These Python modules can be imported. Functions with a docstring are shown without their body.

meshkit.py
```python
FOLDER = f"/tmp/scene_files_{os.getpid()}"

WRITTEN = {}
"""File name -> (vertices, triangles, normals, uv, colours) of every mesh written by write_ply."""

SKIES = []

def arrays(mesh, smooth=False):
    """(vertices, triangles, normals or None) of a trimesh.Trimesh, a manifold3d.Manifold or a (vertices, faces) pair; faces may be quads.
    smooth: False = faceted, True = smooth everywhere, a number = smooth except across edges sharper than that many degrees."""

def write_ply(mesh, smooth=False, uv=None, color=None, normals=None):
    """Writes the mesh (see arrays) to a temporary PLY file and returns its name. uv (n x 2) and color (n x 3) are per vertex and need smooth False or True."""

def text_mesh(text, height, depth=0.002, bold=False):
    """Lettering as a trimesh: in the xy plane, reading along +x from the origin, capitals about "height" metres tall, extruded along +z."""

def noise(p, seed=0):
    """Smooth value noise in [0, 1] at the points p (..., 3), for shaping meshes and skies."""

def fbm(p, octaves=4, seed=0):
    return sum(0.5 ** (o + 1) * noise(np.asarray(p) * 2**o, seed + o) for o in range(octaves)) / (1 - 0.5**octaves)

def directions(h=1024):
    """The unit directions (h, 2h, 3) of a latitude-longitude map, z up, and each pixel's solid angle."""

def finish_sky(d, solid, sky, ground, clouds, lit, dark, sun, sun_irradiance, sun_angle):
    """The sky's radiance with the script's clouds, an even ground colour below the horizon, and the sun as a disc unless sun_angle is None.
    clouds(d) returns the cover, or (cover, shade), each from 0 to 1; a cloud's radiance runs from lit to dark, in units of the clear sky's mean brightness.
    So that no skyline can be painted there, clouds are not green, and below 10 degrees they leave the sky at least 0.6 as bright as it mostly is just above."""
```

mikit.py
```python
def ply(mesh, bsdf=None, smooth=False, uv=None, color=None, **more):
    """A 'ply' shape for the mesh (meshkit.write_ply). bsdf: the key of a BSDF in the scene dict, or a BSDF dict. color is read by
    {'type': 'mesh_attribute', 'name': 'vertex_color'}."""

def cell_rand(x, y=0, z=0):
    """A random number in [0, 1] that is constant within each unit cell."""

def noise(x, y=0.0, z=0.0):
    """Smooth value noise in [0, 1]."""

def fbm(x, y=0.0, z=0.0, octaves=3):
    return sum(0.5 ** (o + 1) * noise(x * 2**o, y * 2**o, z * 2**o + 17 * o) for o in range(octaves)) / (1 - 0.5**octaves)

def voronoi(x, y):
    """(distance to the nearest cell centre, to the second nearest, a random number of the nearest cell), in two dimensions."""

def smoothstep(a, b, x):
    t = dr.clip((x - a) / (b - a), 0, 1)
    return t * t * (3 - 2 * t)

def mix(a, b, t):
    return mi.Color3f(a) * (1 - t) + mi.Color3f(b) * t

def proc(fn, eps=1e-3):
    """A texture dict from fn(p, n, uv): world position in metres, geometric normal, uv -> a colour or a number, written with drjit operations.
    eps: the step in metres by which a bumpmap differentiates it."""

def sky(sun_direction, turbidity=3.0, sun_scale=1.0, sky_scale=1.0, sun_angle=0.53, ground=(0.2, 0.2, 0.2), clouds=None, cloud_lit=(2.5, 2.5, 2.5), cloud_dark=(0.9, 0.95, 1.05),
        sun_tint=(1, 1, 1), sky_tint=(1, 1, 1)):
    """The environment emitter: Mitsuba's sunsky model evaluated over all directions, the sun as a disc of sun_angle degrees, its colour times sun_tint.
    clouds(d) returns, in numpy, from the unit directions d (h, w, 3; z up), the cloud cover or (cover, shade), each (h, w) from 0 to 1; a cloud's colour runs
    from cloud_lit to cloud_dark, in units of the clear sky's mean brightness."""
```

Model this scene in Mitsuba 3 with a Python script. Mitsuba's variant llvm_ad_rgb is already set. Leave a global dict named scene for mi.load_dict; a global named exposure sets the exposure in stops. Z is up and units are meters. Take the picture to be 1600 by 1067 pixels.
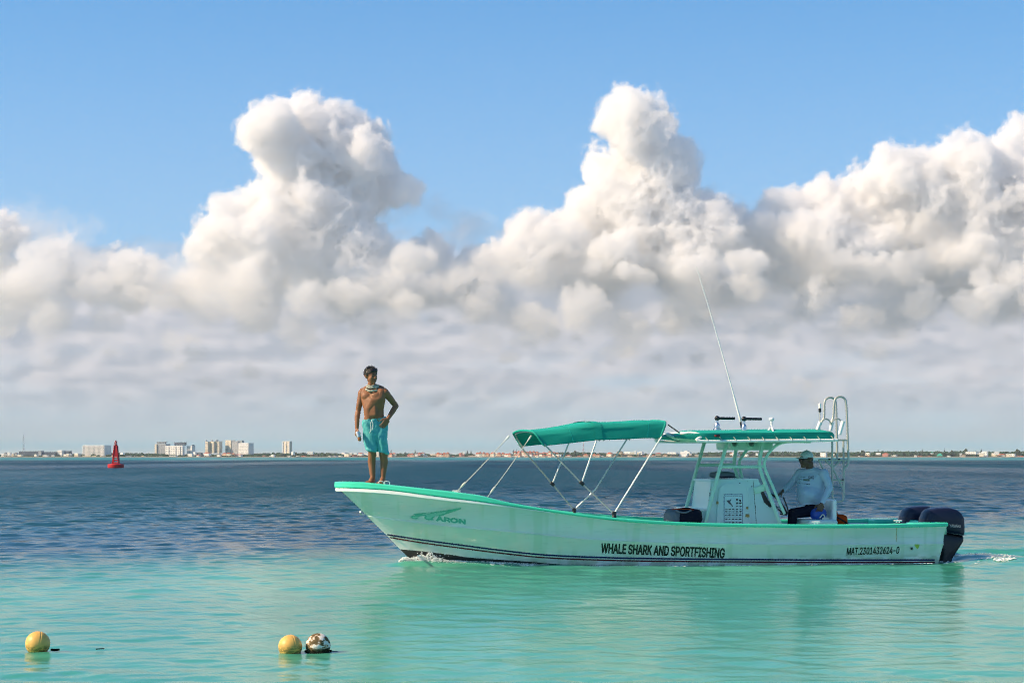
"""A fishing panga gliding over turquoise shallows, a man standing on its bow, a low coast and towering cumulus behind."""
import math, itertools
import numpy as np, trimesh, mitsuba as mi, mikit, meshkit
import drjit as dr
from manifold3d import Manifold, OpType
from scipy import ndimage
from shapely import union_all
from shapely.geometry import Polygon, Point
from scipy.interpolate import PchipInterpolator, LinearNDInterpolator
from mikit import noise, fbm, smoothstep, mix, cell_rand

T = mi.ScalarTransform4f
scene, labels = {}, {}
# ------------------------------------------------------------------ camera, light, exposure
F, HZ, EYE = 2800.0, 713.5, 1.55          # focal length and horizon line of the photograph (1600 px wide), eye height
scene['camera'] = {'type': 'perspective', 'fov': 2 * math.degrees(math.atan(800 / F)), 'fov_axis': 'x', 'near_clip': 0.5, 'far_clip': 60000.0,
                   'principal_point_offset_y': (533.5 - HZ) / 1067.0,
                   'to_world': T().look_at(origin=[0, 0, EYE], target=[0, 100, EYE], up=[0, 0, 1])}
SUN = np.array([-0.79, -0.19, 0.58])
SUN = SUN / np.linalg.norm(SUN)
exposure = 2.08


def env_clouds(d):
    """the grey-lilac layer of cloud behind and under the built cumulus, all round the horizon, in soft level streaks"""
    el = np.degrees(np.arcsin(np.clip(d[..., 2], 0, 1)))
    az = np.arctan2(d[..., 1], d[..., 0])
    ring = lambda k, e, da=0.0, de=0.0: np.stack([np.cos(az + da) * k, np.sin(az + da) * k, (el + de) * e], -1)
    heap = meshkit.fbm(ring(16, 0.95), 4, 3)              # heaped upper edge
    bank = meshkit.fbm(ring(17, 1.7), 3, 9)               # broad level banks
    puff = lambda da, de: 1 - np.abs(2 * meshkit.fbm(ring(42, 1.25, da, de), 3, 19) - 1) * 1.6
    heads, sunward = puff(0, 0), puff(0.006, 0.28)        # the same heaps sampled a little towards the sun, up and to the left
    top = 6.6 + 3.2 * (heap - 0.5) * 2
    cover = 0.93 * np.clip((top - el) / 1.3, 0, 1) ** 0.8
    gaps = np.clip((bank - 0.50) * 4.0, 0, 1) * np.clip((3.6 - el) / 1.2, 0, 1)
    cover = cover * (1 - 0.45 * gaps) * (0.38 + 0.62 * np.clip((el - 0.4) / 2.0, 0, 1))
    lumpy = np.clip((el - 0.8) / 1.0, 0, 1)
    shade = 0.60 + 1.3 * (0.5 - bank) + lumpy * (0.95 * (sunward - heads) - 0.25 * (heads - 0.5)) * (0.45 + 1.1 * meshkit.noise(ring(7, 0.9), 5)) + 0.2 * np.clip((1.8 - el) / 1.8, 0, 1)
    return cover, np.clip(shade, 0, 1)


scene['sky'] = mikit.sky(SUN.tolist(), turbidity=3.0, sun_scale=1.18, sky_scale=1.02, sun_tint=(1, 0.95, 0.91), sky_tint=(0.66, 1.0, 1.20),
                         clouds=env_clouds, cloud_lit=(2.3, 2.13, 2.18), cloud_dark=(1.08, 1.17, 1.40), ground=(0.06, 0.14, 0.15))


# ------------------------------------------------------------------ helpers
def W(px, py, Y):
    """the world point at depth Y that the photograph shows at pixel (px, py)"""
    return np.array([(px - 800) / F * Y, Y, EYE - (py - HZ) / F * Y])


def key_for(name):
    if name not in scene:
        return name
    k = 1
    while f'{name}_{k:03d}' in scene:
        k += 1
    return f'{name}_{k:03d}'


def thing_key(name, used=set()):
    """the key that the parts of a thing start with"""
    k, c = name, 0
    while k in used:
        c += 1
        k = f'{name}_{c:03d}'
    used.add(k)
    return k


def tag(key, label=None, cat=None, group=None, kind=None):
    d = labels.setdefault(key, {})
    for a, b in (('label', label), ('category', cat), ('group', group), ('kind', kind)):
        if b:
            d[a] = b
    return key


def put(name, mesh, bsdf, parent=None, smooth=35, **kw):
    key = key_for(f'{parent}__{name}' if parent else name)
    scene[key] = mikit.ply(mesh, bsdf, smooth=smooth, **kw)
    return key


def join(ms):
    return trimesh.util.concatenate([m if isinstance(m, trimesh.Trimesh) else to_tri(m) for m in ms])


def to_tri(m):
    if hasattr(m, 'to_mesh'):
        q = m.to_mesh()
        return trimesh.Trimesh(q.vert_properties[:, :3], q.tri_verts, process=False)
    v, f = np.asarray(m[0], float), np.asarray(m[1], int)
    if f.shape[1] == 4:
        f = np.vstack([f[:, [0, 1, 2]], f[:, [0, 2, 3]]])
    return trimesh.Trimesh(v, f, process=False)


def smooth_path(pts, n=8):
    """a Catmull-Rom curve through the points"""
    p = np.asarray(pts, float)
    q = np.vstack([2 * p[0] - p[1], p, 2 * p[-1] - p[-2]])
    out = []
    for i in range(len(p) - 1):
        a, b, c, d = q[i:i + 4]
        for t in np.linspace(0, 1, n, endpoint=False):
            out.append(0.5 * (2 * b + (c - a) * t + (2 * a - 5 * b + 4 * c - d) * t * t + (3 * b - a - 3 * c + d) * t ** 3))
    return np.array(out + [p[-1]])


def tube(pts, r, n=10, closed=False):
    p = np.asarray(pts, float)
    m = len(p)
    rr = np.broadcast_to(np.asarray(r, float), (m,))
    d = np.gradient(p, axis=0) if not closed else np.roll(p, -1, 0) - np.roll(p, 1, 0)
    d /= np.maximum(np.linalg.norm(d, axis=1, keepdims=True), 1e-12)
    a = np.cross(d[0], [0, 0, 1.0])
    if np.linalg.norm(a) < 1e-3:
        a = np.cross(d[0], [1.0, 0, 0])
    a /= np.linalg.norm(a)
    ang = np.arange(n) * 2 * np.pi / n
    V = []
    for i in range(m):
        a = a - d[i] * (a @ d[i])
        a /= np.linalg.norm(a)
        b = np.cross(d[i], a)
        V.append(p[i] + rr[i] * (np.cos(ang)[:, None] * a + np.sin(ang)[:, None] * b))
    V = np.vstack(V)
    fs = []
    for i in range(m if closed else m - 1):
        j = (i + 1) % m
        for k in range(n):
            l = (k + 1) % n
            fs += [[i * n + k, j * n + l, j * n + k], [i * n + k, i * n + l, j * n + l]]
    if not closed:
        V = np.vstack([V, p[:1], p[-1:]])
        for k in range(n):
            l = (k + 1) % n
            fs += [[m * n, i0 := l, k], [m * n + 1, (m - 1) * n + k, (m - 1) * n + l]]
    t = trimesh.Trimesh(V, fs, process=False)
    if closed is False and t.volume < 0:
        t.invert()
    return t


def grid_mesh(P, close_u=False, close_v=False):
    """a quad sheet from points P[i, j]"""
    P = np.asarray(P, float)
    a, b = P.shape[:2]
    f = []
    for i in range(a if close_u else a - 1):
        for j in range(b if close_v else b - 1):
            i2, j2 = (i + 1) % a, (j + 1) % b
            f.append([i * b + j, i2 * b + j, i2 * b + j2, i * b + j2])
    return to_tri((P.reshape(-1, 3), np.array(f)))


def lathe(profile, n=24):
    """(radius, z) pairs turned round the z axis"""
    ang = np.arange(n) * 2 * np.pi / n
    P = np.array([[[r * np.cos(t), r * np.sin(t), z] for t in ang] for r, z in profile])
    return grid_mesh(P[::-1], close_v=True)


def rbox(size, r=0.01, seg=3):
    """a box with rounded edges"""
    s = np.maximum(np.asarray(size, float) / 2 - r, 1e-4)
    sp = Manifold.sphere(r, 4 * seg)
    return to_tri(Manifold.batch_hull([sp.translate([x * s[0], y * s[1], z * s[2]]) for x in (-1, 1) for y in (-1, 1) for z in (-1, 1)]))


def box(size):
    return trimesh.creation.box(np.asarray(size, float))


def moved(m, p):
    m = m.copy()
    m.apply_translation(p)
    return m


def turned(m, deg, axis, p=(0, 0, 0)):
    m = m.copy()
    m.apply_transform(trimesh.transformations.rotation_matrix(math.radians(deg), axis, p))
    return m


def bones(bs, res=0.02, it=8, seg=16):
    """one smooth continuous body from capsules (p0, r0, p1, r1) that taper"""
    parts = []
    for p0, r0, p1, r1 in bs:
        parts.append(Manifold.batch_hull([Manifold.sphere(r0, seg).translate(list(map(float, p0))), Manifold.sphere(r1, seg).translate(list(map(float, p1)))]))
    m = Manifold.batch_boolean(parts, OpType.Add)
    t = to_tri(m.refine_to_length(res))
    t.merge_vertices()
    trimesh.smoothing.filter_taubin(t, lamb=0.5, nu=0.53, iterations=it)
    return t


# ------------------------------------------------------------------ materials shared by many things
def rgb(*c):
    return {'type': 'rgb', 'value': list(c)}


def matte(c):
    return {'type': 'twosided', 'bsdf': {'type': 'diffuse', 'reflectance': c if isinstance(c, dict) else rgb(*c)}}


def gloss(c, rough=0.25, spec=0.5, **kw):
    return {'type': 'twosided', 'bsdf': {'type': 'principled', 'base_color': c if isinstance(c, dict) else rgb(*c), 'roughness': rough, 'specular': spec, **kw}}


def material(name, d):
    scene[name + '_material'] = d
    return name + '_material'


# ------------------------------------------------------------------ the cumulus bank: droplets as a real volume, some 12 km out
RES = 14.0
X0, X1, Y0, Y1, Z0, Z1 = -4400, 4400, 10600, 13400, 0, 2640
nx, ny, nz = int((X1 - X0) / RES), int((Y1 - Y0) / RES), int((Z1 - Z0) / RES)


field = np.full((nz, ny, nx), -1.0, np.float32)
crng = np.random.default_rng(5)


def lump(cx, cy, cz, rx, ry, rz):
    lo = [int(np.clip((c - r * 1.9 - o) / RES, 0, n)) for c, r, o, n in ((cx, rx, X0, nx), (cy, ry, Y0, ny), (cz, rz, Z0, nz))]
    hi = [int(np.clip((c + r * 1.9 - o) / RES, 0, n)) for c, r, o, n in ((cx, rx, X0, nx), (cy, ry, Y0, ny), (cz, rz, Z0, nz))]
    if min(h - l for h, l in zip(hi, lo)) <= 0:
        return
    x, y, z = [((o + (np.arange(l, h) + .5) * RES - c) / r).astype(np.float32) for c, r, o, l, h in zip((cx, cy, cz), (rx, ry, rz), (X0, Y0, Z0), lo, hi)]
    d = 1 - np.sqrt(z[:, None, None] ** 2 + y[None, :, None] ** 2 + x[None, None, :] ** 2)
    s = field[lo[2]:hi[2], lo[1]:hi[1], lo[0]:hi[0]]
    np.maximum(s, d, out=s)


def puff(px, py, r, dy=0.0, sy=1.0, sz=1.0, buds=7):
    m = 12000 / F
    cx, cy, cz, q = (px - 800) * m, 12000 + dy, EYE - (py - HZ) * m, r * m
    lump(cx, cy, cz, q, q * sy, q * sz)
    for _ in range(buds):
        v = crng.normal(size=3)
        v[2] = abs(v[2]) * .8
        v /= np.linalg.norm(v)
        s = q * crng.uniform(.28, .55)
        lump(cx + v[0] * q * .8, cy + v[1] * q * .8 * sy, cz + v[2] * q * .8 * sz, s, s, s)


TOWERS = [  # (px, py, radius)
    (478, 210, 60), (432, 222, 40), (530, 228, 62), (572, 250, 48), (592, 285, 40), (490, 270, 72), (440, 340, 60), (380, 375, 58), (350, 400, 48), (470, 380, 85),
    (420, 430, 80), (540, 310, 62), (600, 300, 34), (640, 306, 22), (560, 420, 60), (500, 450, 80), (330, 440, 40), (620, 440, 50),
    (985, 212, 52), (1015, 228, 52), (970, 275, 58), (1035, 275, 52), (950, 300, 40), (940, 330, 58), (985, 350, 80), (1040, 370, 75), (900, 390, 70), (835, 375, 44),
    (850, 420, 70), (770, 440, 50), (735, 470, 40), (1110, 360, 44), (1145, 375, 36), (1120, 420, 60), (1060, 440, 80), (960, 450, 90),
    (1235, 335, 46), (1290, 325, 46), (1210, 385, 50), (1385, 290, 50), (1330, 350, 80), (1430, 320, 70), (1500, 280, 56), (1560, 290, 62), (1610, 225, 50),
    (1540, 370, 95), (1430, 420, 95), (1640, 340, 95), (1270, 420, 80), (1340, 450, 80), (1500, 460, 80), (1600, 450, 80), (1190, 450, 60),
    (675, 395, 32), (650, 425, 36), (700, 440, 40), (690, 480, 50), (640, 490, 50),
    (95, 415, 46), (115, 455, 50), (50, 430, 44), (168, 460, 40), (238, 446, 34), (225, 480, 44), (10, 410, 50), (10, 460, 44), (45, 490, 44), (290, 470, 36), (180, 500, 44), (110, 510, 50), (250, 510, 40),
    (-40, 380, 60)]
VEILS = [(640, 312, 46), (682, 326, 34), (722, 352, 40), (700, 380, 40), (60, 372, 62), (115, 385, 46), (0, 365, 70), (165, 396, 24), (1082, 292, 26), (600, 330, 50), (1110, 296, 14), (560, 350, 60), (745, 400, 40)]
for a in TOWERS:
    puff(*a, dy=crng.uniform(-250, 250), sy=1.25)
for px in range(-110, 1760, 62):
    puff(px, crng.uniform(440, 490), crng.uniform(58, 84), dy=crng.uniform(-300, 350), sy=1.25, sz=.8)
for i in range(150):          # the lower, smaller heaps in front
    puff(crng.uniform(-160, 1760), crng.uniform(425, 505), crng.uniform(9, 30), dy=crng.uniform(-900, 100), sy=1.3, sz=crng.uniform(.6, 1.0), buds=9)
solid, field = field, np.full((nz, ny, nx), -1.0, np.float32)
for px, py, q in VEILS:          # thin torn edges that the sky shows through
    puff(px, py, q, dy=crng.uniform(-100, 300), sy=1.2, sz=.7, buds=4)
thin, field = field, np.full((nz, ny, nx), -1.0, np.float32)
for i in range(75):           # small ragged heaps low over the coast
    puff(crng.uniform(-120, 1720), crng.uniform(490, 645), crng.uniform(9, 24), dy=crng.uniform(-900, 300), sy=1.2, sz=crng.uniform(.35, .6), buds=6)
small, field = field, np.full((nz, ny, nx), -1.0, np.float32)
HEAPS = [(95, 415, 30), (112, 455, 34), (70, 470, 34), (178, 468, 30), (236, 440, 26), (226, 480, 32), (285, 492, 30), (205, 520, 30), (20, 470, 36), (40, 520, 34), (130, 520, 36), (345, 500, 34), (420, 500, 36), (505, 485, 34), (640, 500, 36), (700, 465, 34), (745, 490, 34), (655, 430, 32), (600, 520, 34), (560, 480, 30),
         (1150, 470, 36), (1235, 485, 38), (1060, 505, 38), (905, 500, 38), (1310, 520, 40), (1480, 505, 40), (1400, 490, 34), (1570, 500, 38), (1190, 530, 30), (980, 530, 34), (830, 520, 34), (760, 545, 26), (480, 540, 28), (310, 550, 26), (100, 560, 26), (1360, 560, 28), (1100, 560, 24), (1540, 560, 28), (880, 570, 22), (660, 575, 22)]
for px, py, q in HEAPS:          # separate heaps in front that keep their own rounded outline
    puff(px, py, q, dy=crng.uniform(-900, -300), sy=1.1, sz=.85, buds=9)
where = np.nonzero(np.maximum(np.maximum(solid, thin), np.maximum(small, field)) > -0.85)
pts = np.stack([w_.astype(np.float32) for w_ in where]) * RES


def swirl(scale, seed, squash=1.0):
    """smooth noise on a lattice turned against the axes, at the cells that may hold cloud"""
    r = np.random.default_rng(seed)
    q, _ = np.linalg.qr(r.normal(size=(3, 3)))
    c = (q.astype(np.float32) @ (pts * np.array([[squash], [1], [1]], np.float32))) / scale
    g = ndimage.zoom(r.random((24, 24, 24)).astype(np.float32), 3, order=3, mode='grid-wrap', grid_mode=True)
    return ndimage.map_coordinates(g, c * 3, order=1, mode='grid-wrap', prefilter=False)


billow = 0.55 * (swirl(420, 8) - .5) * 1.6
for o, (s, a) in enumerate(((210, .42), (105, .40), (56, .38), (33, .30))):
    billow = billow - a * (np.abs(2 * swirl(s, 10 + o) - 1) * 1.9 - .55)
hz = Z0 + pts[0]
wisp = swirl(260, 41, 1.6)
base = np.clip((hz - 240 - 660 * wisp) / 880, 0, 1)         # the heaps thin out downwards into the grey layer behind
d_ = np.clip((solid[where] + 0.50 * billow + 0.08) * 16.0, 0, 1) * base ** 4.4
d_ = np.maximum(d_, 0.10 * np.clip((thin[where] + 0.9 * billow - 0.02) * 3.0, 0, 1))
d_ = np.maximum(d_, 0.30 * np.clip((small[where] + 0.8 * billow - 0.05) * 2.5, 0, 1))
d_ = np.maximum(d_, 0.50 * np.clip((field[where] + 0.6 * billow) * 7.0, 0, 1) * np.clip((hz - 420 - 300 * wisp) / 420, 0, 1) ** 1.5)
den = np.zeros((nz, ny, nx), np.float32)
den[where] = d_
den[:, :1] = 0; den[:, -1:] = 0; den[-1:] = 0; den[:1] = 0; den[:, :, :1] = 0; den[:, :, -1:] = 0
scene['cloud_droplets'] = {'type': 'heterogeneous', 'albedo': 1.0, 'scale': 0.018, 'phase': {'type': 'isotropic'},
                           'sigma_t': {'type': 'gridvolume', 'grid': mi.VolumeGrid(den[..., None]), 'use_grid_bbox': False, 'filter_type': 'trilinear',
                                       'to_world': T().translate([X0, Y0, Z0]).scale([X1 - X0, Y1 - Y0, Z1 - Z0])}}
# the bank's own boundary: the coarse cells that hold any droplets
CB = 8
dm = ndimage.maximum_filter(den, 3)
dm = np.pad(dm, [(0, (-k) % CB) for k in dm.shape])
cz_, cy_, cx_ = [k // CB for k in dm.shape]
occ = np.pad(dm.reshape(cz_, CB, cy_, CB, cx_, CB).max((1, 3, 5)) > 0.004, 1)
corner, hull_faces = {}, []
for ax in range(3):
    for sg in (0, 1):
        for (k, j, i) in np.argwhere(occ & ~np.roll(occ, 1 if sg == 0 else -1, ax)):
            a3 = 2 - ax
            c = np.array([i, j, k]) - 1
            c[a3] += sg
            e1, e2 = np.zeros(3, int), np.zeros(3, int)
            u_, v_ = [(1, 2), (2, 0), (0, 1)][a3]
            e1[u_] = 1
            e2[v_] = 1
            q = [c, c + e1, c + e1 + e2, c + e2]
            hull_faces.append([corner.setdefault(tuple(map(int, w)), len(corner)) for w in (q if sg else q[::-1])])
put('clouds', (np.array(list(corner)) * RES * CB + np.array([X0, Y0, Z0]), np.array(hull_faces)), {'type': 'null'}, smooth=False, interior={'type': 'ref', 'id': 'cloud_droplets'})
tag('clouds', 'bank of towering white cumulus over the far coast', 'clouds', kind='stuff')
# moist air between the coast and the bank: very thin, thinning upwards to nothing
gz, gy, gx = np.meshgrid(np.linspace(0, 1, 24), np.linspace(0, 1, 16), np.linspace(0, 1, 24), indexing='ij')
air = np.exp(-gz * 2.4) * np.clip((1 - gz) * 2, 0, 1) * np.sin(np.pi * gy) ** .6 * np.clip(np.minimum(gx, 1 - gx) * 5, 0, 1)
scene['cloud_air'] = {'type': 'heterogeneous', 'albedo': rgb(0.84, 0.91, 1.0), 'scale': 0.00024, 'phase': {'type': 'isotropic'},
                      'sigma_t': {'type': 'gridvolume', 'grid': mi.VolumeGrid(air[..., None].astype(np.float32)), 'use_grid_bbox': False, 'filter_type': 'trilinear',
                                  'to_world': T().translate([-9000, 5200, 70]).scale([18000, 5300, 2500])}}
scene['cloud_mist'] = {'type': 'cube', 'to_world': T().translate([0, 7850, 1320]).scale([9000, 2650, 1250]), 'bsdf': {'type': 'null'}, 'interior': {'type': 'ref', 'id': 'cloud_air'}}
tag('cloud_mist', 'thin mist in front of the cloud bank', 'mist', kind='stuff')
def WAKE(x, y):
    """height that the boat adds to the water: x, y world"""
    u = (x - 0.0) * math.cos(math.radians(9.5)) + (y - 26.0) * math.sin(math.radians(9.5))
    v = -(x - 0.0) * math.sin(math.radians(9.5)) + (y - 26.0) * math.cos(math.radians(9.5))
    n = meshkit.fbm(np.stack([x * 1.3, y * 1.3, x * 0], -1), 3, 21) - .5
    ridge = lambda d, w: np.exp(-(d / w) ** 2)
    z = 0.055 * ridge(v + 0.16 + 0.15 * (u + 1.6), .22) * np.clip((u + 1.9) / .3, 0, 1) * np.clip((1.6 - u) / 1.8, 0, 1)
    z += 0.03 * ridge(v + 1.35 + 0.10 * u, .35) * np.clip((u - .5) / 2, 0, 1) * np.clip((9 - u) / 3, 0, 1)
    # the stern: a trough close to the transom, then a rounded hump and two diverging crests
    s = np.clip((u - 6.2) / .6, 0, 1) * np.exp(-np.clip(u - 6.4, 0, 99) / 9.0)
    z += s * 0.10 * np.exp(-(v / 1.0) ** 2) * np.sin((u - 6.5) * 1.9 + n * 1.5) * np.exp(-np.clip(u - 6.4, 0, 99) / 5)
    for sg in (-1, 1):
        z += s * 0.085 * ridge(v - sg * (0.9 + 0.22 * (u - 6.2)) + n * .5, .32)
        z += s * 0.045 * ridge(v - sg * (1.6 + 0.34 * (u - 6.2)) + n * .5, .30)
    z += s * np.exp(-(v / 1.7) ** 2) * 0.10 * n
    # older wake that runs off astern, seen as pale crests behind the boat
    far = np.clip((u - 2) / 4, 0, 1) * np.clip((60 - y) / 20, 0, 1)
    z += far * 0.05 * ridge(v - (4.5 + 0.45 * (u - 2)) + n * 1.2, .6)
    z += far * 0.04 * ridge(v - (7.5 + 0.5 * (u - 2)) + n * 1.5, .7)
    return z
# ------------------------------------------------------------------ the sea: real waves near, finer ripple in the relief of the surface
def sea_colour(p, n, uv):
    x, y = p.x, p.y
    w = fbm(x * 0.11, y * 0.09, 0.0, 3) - 0.5
    edge = 27.5 + 0.95 * x + 9.0 * w
    deep = smoothstep(-5.5, 9.0, y - edge)
    patch = smoothstep(0.40, 0.62, fbm(x * 0.05, y * 0.018, 3.0, 3))
    sand = smoothstep(0.3, 0.7, fbm(x * 0.35, y * 0.22, 5.0, 2))
    near = mix((0.050, 0.315, 0.215), (0.085, 0.380, 0.262), sand)
    grassy = mix((0.003, 0.036, 0.050), (0.007, 0.060, 0.072), patch)
    shoal = smoothstep(560.0, 1000.0, y + 160.0 * (fbm(x * 0.01, y * 0.004, 9.0, 2) - 0.5))
    far = mi.Color3f(0.016, 0.230, 0.235)
    return mix(mix(mix(near, grassy, deep), far, shoal), (0.006, 0.030, 0.055), smoothstep(4700.0, 5200.0, y))


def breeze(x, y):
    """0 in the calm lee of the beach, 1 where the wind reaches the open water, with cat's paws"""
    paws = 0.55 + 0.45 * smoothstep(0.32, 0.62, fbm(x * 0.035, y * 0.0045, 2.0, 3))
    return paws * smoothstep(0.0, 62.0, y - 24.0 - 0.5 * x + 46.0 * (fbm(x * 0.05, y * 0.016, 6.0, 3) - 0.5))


def sea_relief(p, n, uv):
    a = fbm(p.x * 1.9 + p.y * 0.5, p.y * 2.6, 1.0, 2)
    b = noise(p.x * 6.5 - p.y * 1.5, p.y * 8.0, 4.0)
    return (a + 0.12 * b) * (0.13 + 0.6 * smoothstep(-4.0, 34.0, p.y - 24.0 - 0.5 * p.x))


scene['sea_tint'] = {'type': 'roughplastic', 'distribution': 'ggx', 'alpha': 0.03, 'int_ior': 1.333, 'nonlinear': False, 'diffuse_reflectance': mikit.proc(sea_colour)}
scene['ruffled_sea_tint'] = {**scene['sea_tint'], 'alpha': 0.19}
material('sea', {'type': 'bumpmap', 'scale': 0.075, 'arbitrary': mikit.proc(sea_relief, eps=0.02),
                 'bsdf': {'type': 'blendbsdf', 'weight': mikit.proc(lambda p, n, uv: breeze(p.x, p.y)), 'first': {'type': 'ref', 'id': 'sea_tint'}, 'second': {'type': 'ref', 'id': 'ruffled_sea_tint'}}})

rng = np.random.default_rng(11)
ratio = 1.0022
ys = 9.0 * ratio ** np.arange(int(math.log(1500 / 9.0) / math.log(ratio)))
ts = np.concatenate([-np.geomspace(0.31, 1.2, 24)[::-1], np.arange(-0.31, 0.31, 0.0015)[1:], np.geomspace(0.31, 1.2, 24)])
YY, TT = np.meshgrid(ys, ts, indexing='ij')
XX = YY * TT
step = np.maximum(YY * (ratio - 1), np.gradient(ts)[None] * YY)
Z = np.zeros_like(XX)
gust = 0.50 + 1.0 * meshkit.fbm(np.stack([XX * 0.07, YY * 0.024, XX * 0], -1), 3, 4)
lee = np.exp(-((XX - 2.0) / 5.5) ** 2 - ((YY - 20.0) / 5.0) ** 2)          # calmer water in the lee of the hull
open_ = np.clip((YY - 20 - 0.5 * XX) / 28, 0, 1)
WAVES = 84
for i in range(WAVES):
    lam = 0.16 * (28.0 ** ((i + rng.random()) / WAVES))
    ang = math.radians(95 + rng.normal() * 33)
    k = 2 * math.pi / lam
    slope = 0.0165 * (1.0 if lam < 0.7 else (0.7 / lam) ** 0.7)
    near_cut = np.clip((lam / step - 2.5) / 3.0, 0, 1)
    ph = k * (XX * math.cos(ang) + YY * math.sin(ang)) + rng.random() * 6.283
    Z += near_cut * (slope / k) * (np.sin(ph) + 0.25 * np.cos(2 * ph)) * (1 - 0.4 * lee) * (1.0 if lam < 1.0 else 0.40 + 0.60 * open_)
Z *= gust * (0.75 + 1.15 * open_)
# wave trains thrown by the boat: the bow wave along the side, the hump and the diverging ridges behind the stern
Z += WAKE(XX, YY)
Z *= np.clip((1500 - YY) / 500, 0, 1)
a, b = XX.shape
idx = np.arange(a * b).reshape(a, b)
quads = np.stack([idx[:-1, :-1], idx[:-1, 1:], idx[1:, 1:], idx[1:, :-1]], -1).reshape(-1, 4)
seaV = np.stack([XX, YY, Z], -1).reshape(-1, 3)
# skirts out to the horizon, meeting the wave field along its rim
R = 45000.0
rim = [(-1.2 * ys[0], ys[0]), (1.2 * ys[0], ys[0]), (1.2 * ys[-1], ys[-1]), (-1.2 * ys[-1], ys[-1])]
out = [(-R, -R), (R, -R), (R, R), (-R, R)]
sk = np.array([(x, y, -0.004) for x, y in rim + out])
skq = np.array([[4, 5, 1, 0], [5, 6, 2, 1], [6, 7, 3, 2], [7, 4, 0, 3]]) + len(seaV)
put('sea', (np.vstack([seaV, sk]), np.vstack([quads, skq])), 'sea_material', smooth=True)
tag('sea', 'clear tropical sea, turquoise in the shallows and dark blue farther out', 'sea', kind='structure')
# ------------------------------------------------------------------ the far shore: land, trees, houses, hotels
YC = 4400.0
C = lambda px, py, d=0.0: W(px, py, YC + d)
MP = YC / F                                   # metres per photograph pixel there
prng = np.random.default_rng(17)


def land_colour(p, n, uv):
    g = fbm(p.x * 0.02, p.y * 0.02, 0.0, 3)
    beach = smoothstep(1.6, 0.7, p.z)
    return mix(mix((0.05, 0.075, 0.035), (0.085, 0.10, 0.055), g), (0.30, 0.26, 0.20), beach)


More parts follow.
